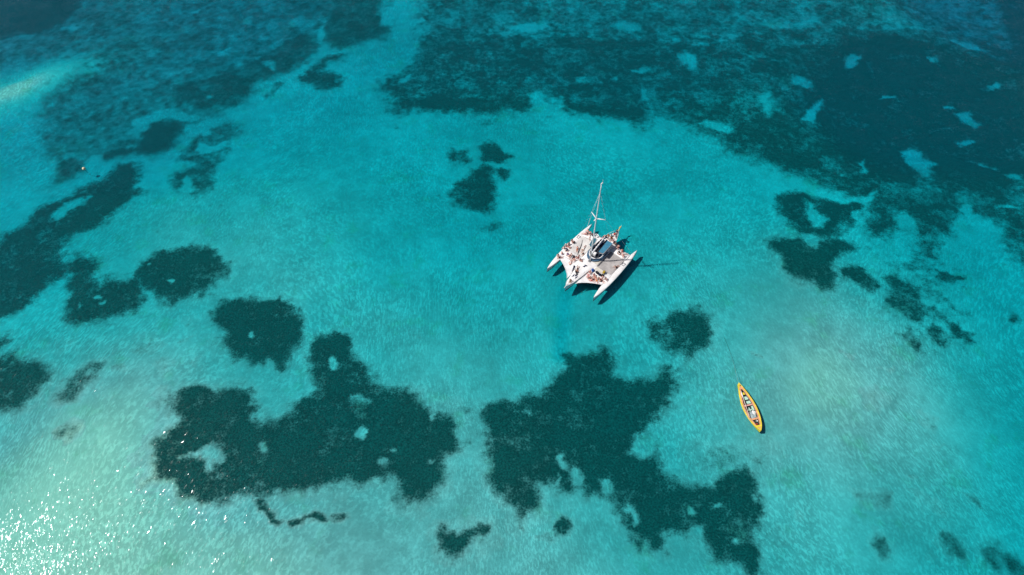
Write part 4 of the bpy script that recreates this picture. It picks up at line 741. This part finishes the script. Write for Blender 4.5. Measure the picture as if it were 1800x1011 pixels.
# (x, y, surface z, pose, facing in degrees, garment, colour, skin, hair, place)
LA, LB, LT, BN, RN, RT, RB, SN, LR = "the left outrigger", "the left front beam", "the left trampoline", "the bow deck", "the right bow net", "the right trampoline", "the right rear beam", "the narrow stern", "the left rear beam"
PEOPLE = [
 (8.16, -6.0, .93, 'knees', 60, 's', 'black', 1, 0, LA), (8.35, -5.3, .93, 'cross', -120, 't', 'black', 2, 0, LA), (9.30, -5.85, .95, 'dangle', -90, 't', 'black', 1, 0, LA), (9.85, -5.55, .95, 'knees', 70, 'b', 'pink', 1, 1, LA), (9.95, -6.05, .95, 'lean', 100, 's', 'red', 0, 0, LA),
 (10.75, -5.3, .96, 'cross', 20, 't', 'navy', 2, 0, LA), (10.65, -6.0, .96, 'dangle', -90, 's', 'white', 1, 0, LA), (13.05, -5.85, .98, 'knees', 40, 'b', 'purple', 0, 0, LA), (13.25, -5.4, .98, 'lean', 130, 's', 'navy', 1, 0, LA), (12.2, -5.6, .97, 'cross', 150, 's', 'blue', 1, 1, LA),
 (11.7, -4.4, 1.14, 'cross', 10, 't', 'purple', 1, 1, LB), (11.85, -3.85, 1.18, 'knees', 30, 's', 'white', 1, 0, LB), (11.35, -3.75, 1.19, 'knees', -20, 'b', 'white', 0, 0, LB), (11.65, -3.1, 1.24, 'lean', 10, 't', 'black', 2, 0, LB), (12.0, -2.5, 1.28, 'knees', 0, 'b', 'red', 1, 1, LB), (11.45, -2.55, 1.28, 'cross', 160, 's', 'pink', 1, 0, LB), (11.45, -2.0, 1.32, 'stand', 60, 's', 'red', 1, 1, LB), (11.5, -1.62, 1.34, 'knees', 90, 's', 'black', 1, 0, LB), (12.8, -2.9, 1.07, 'back', 200, 'b', 'white', 1, 2, LB),
 (9.2, -3.9, .98, 'lean', 30, 's', 'orange', 1, 1, LT), (9.6, -2.1, 1.08, 'back', 240, 's', 'black', 2, 0, LT), (8.1, -3.0, 1.0, 'front', 190, 'b', 'white', 0, 2, LT),
 (13.75, -.62, 1.47, 'back', 200, 's', 'black', 2, 0, BN), (14.55, -.45, 1.50, 'knees', 150, 't', 'black', 2, 0, BN), (16.9, .0, 1.62, 'dangle', 20, 's', 'green', 2, 0, BN),
 (12.55, 1.62, 1.23, 'knees', 20, 's', 'pink', 1, 1, RN), (13.35, 1.75, 1.17, 'back', 250, 'b', 'pink', 1, 1, RN), (14.0, 2.05, 1.15, 'cross', 200, 's', 'white', 1, 0, RN), (13.05, 2.4, 1.10, 'front', 110, 'b', 'white', 0, 2, RN), (12.6, 2.6, 1.12, 'knees', 40, 's', 'red', 1, 1, RN), (13.5, 2.9, 1.06, 'lean', 150, 'b', 'black', 1, 0, RN), (13.9, 2.85, 1.07, 'back', 100, 's', 'red', 1, 1, RN), (12.85, 3.2, 1.05, 'cross', 0, 'b', 'orange', 1, 1, RN), (13.25, 3.65, 1.02, 'back', 60, 's', 'orange', 1, 1, RN), (12.7, 3.75, 1.02, 'lean', 200, 'b', 'white', 0, 2, RN), (13.0, 4.25, .99, 'knees', 170, 's', 'orange', 2, 1, RN), (12.55, 4.35, 1.0, 'front', 80, 'b', 'pink', 1, 1, RN), (12.0, 4.3, 1.14, 'cross', 30, 's', 'white', 1, 0, RN), (11.95, 4.75, 1.11, 'knees', 80, 't', 'white', 1, 1, RN),
 (8.2, 4.75, .97, 'lean', 160, 's', 'black', 2, 0, RT),
 (4.2, 1.95, 1.40, 'knees', 90, 't', 'white', 0, 1, RB), (4.4, 2.7, 1.36, 'stand', 200, 's', 'red', 1, 1, RB), (4.95, 3.35, 1.28, 'cross', 0, 't', 'black', 2, 0, RB), (4.35, 3.6, 1.28, 'lean', 30, 'b', 'red', 1, 1, RB), (4.45, 4.15, 1.22, 'back', 120, 't', 'white', 0, 2, RB), (4.95, 4.4, 1.19, 'knees', 20, 's', 'white', 1, 0, RB),
 (3.3, -.5, 1.23, 'stand', 0, 't', 'orange', 2, 0, SN), (3.2, -1.0, 1.23, 'knees', -90, 't', 'black', 1, 0, SN), (2.95, .05, 1.22, 'lean', 10, 't', 'orange', 1, 1, SN), (3.05, .6, 1.22, 'knees', 60, 's', 'pink', 1, 1, SN), (2.15, -.4, 1.19, 'cross', -60, 't', 'teal', 1, 0, SN), (1.5, -.15, 1.16, 'knees', 180, 't', 'red', 1, 0, SN), (1.75, .35, 1.17, 'cross', 90, 's', 'white', 0, 0, SN), (.75, -.05, 1.12, 'knees', 200, 't', 'black', 3, 0, SN), (1.1, .1, 1.14, 'stand', 150, 't', 'navy', 2, 0, SN), (3.5, 1.05, 1.23, 'knees', 100, 't', 'navy', 2, 0, SN), (3.85, -1.3, 1.25, 'cross', -90, 't', 'pink', 1, 1, SN),
 (4.4, -4.9, 1.13, 'back', 20, 's', 'white', 1, 1, LR), (5.0, -4.85, 1.13, 'lean', -60, 'b', 'pink', 1, 1, LR), (4.45, -4.2, 1.19, 'knees', 200, 's', 'black', 1, 0, LR), (5.15, -3.75, 1.22, 'front', 40, 'b', 'white', 0, 1, LR), (4.6, -3.5, 1.26, 'cross', 160, 't', 'black', 1, 0, LR),
]
GN = {'s': ('swim_shorts', 'swim shorts'), 'b': ('bikini_bottom', 'bikini'), 't': ('t_shirt', 'T-shirt')}
PT = {'knees': 'sitting with raised knees', 'lean': 'leaning back on straight arms', 'back': 'lying face up', 'front': 'lying face down', 'stand': 'standing', 'cross': 'sitting cross-legged', 'dangle': 'sitting with legs hanging down'}
people = []; seen = {}
for i, (x, y, z, pose, fa, ga, colr, sk_, ha, where) in enumerate(PEOPLE):
    body, parts = PB[pose]; o = bpy.data.objects.new("person", body); col.objects.link(o)
    place(o, x, y, z, math.radians(fa)); s = .96 + .08 * random.random(); o.scale = (s, s, s)
    def dress(ob, mat): ob.material_slots[0].link = 'OBJECT'; ob.material_slots[0].material = mat
    dress(o, SKIN[sk_])
    wear = [GN[ga][0]] + (['bikini_top'] if ga == 'b' else []) + (['swim_shorts'] if ga == 't' else [])
    for w in wear + ['long_hair' if (ga == 'b' or i % 5 == 0) else ('hat' if i % 9 == 4 else 'hair')]:
        q = bpy.data.objects.new({'long_hair': 'hair'}.get(w, w), parts[w]); col.objects.link(q); q.parent = o
        if w in ('hair', 'long_hair'): dress(q, HAIR[ha])
        elif w == 'hat': dress(q, CLOTH['white'])
        elif w == 'swim_shorts' and ga == 't': dress(q, CLOTH['navy' if i % 2 else 'white'])
        else: dress(q, CLOTH[colr])
    people.append((o, "person in %s %s %s on %s" % (colr, GN[ga][1], PT[pose], where), x)); tag(o, None, "person", "people aboard the trimaran")
ORD = ["nearest the bow", "second from the bow", "third from the bow", "fourth from the bow"]
for lab in {p[1] for p in people}:
    same = sorted((p for p in people if p[1] == lab), key=lambda p: -p[2])
    for k, p in enumerate(same): p[0]["label"] = lab if len(same) == 1 else lab + ", " + ORD[k]

# bags and small things among the people
def bag(x, y, z, rz, mat, trim, label, s=1.0, cat="backpack", name="backpack"):
    e = empty(name); b = box("bag_body", (0, 0, .15 * s), (.52 * s, .40 * s, .30 * s), mat, e, .09 * s); box("front_pocket", (.26 * s, 0, .12 * s), (.12 * s, .28 * s, .18 * s), mat, e, .04 * s)
    for q in (-.1, .1): tube("strap", [(-.2 * s, q * s, .31 * s), (-.05 * s, q * s, .37 * s), (.15 * s, q * s, .31 * s)], .018, trim, e, 5)
    tube("zip", [(.2 * s, -.16 * s, .30 * s), (.2 * s, .16 * s, .30 * s)], .01, trim, e, 5)
    place(e, x, y, z, rz); tag(e, label, cat, "bags on the trimaran's front beam"); return e
bag(11.92, 1.78, 1.38, .5, CLOTH['blue'], M["black_rope"], "blue backpack nearest the mast on the right front beam", 1.3)
bag(11.85, 2.75, 1.35, 1.2, CLOTH['black'], M["grey_fabric"], "large black backpack on the right front beam beside the blue one", 1.3)
bag(11.86, 3.38, 1.30, .2, CLOTH['navy'], M["black_rope"], "small navy backpack between the two black bags on the right front beam", 1.0)
bag(11.73, 3.9, 1.24, -.6, CLOTH['black'], M["black_rope"], "long black bag beside the yellow bag on the right front beam", 1.15)
bag(10.95, 3.8, 1.45, .1, M["yellow_cloth"], M["black_rope"], "flat yellow bag on the cream strip of the right front beam", 1.2)
bag(14.75, -.05, 1.51, .7, CLOTH['black'], M["grey_fabric"], "small black bag just behind the navy emblem on the bow deck", .8)
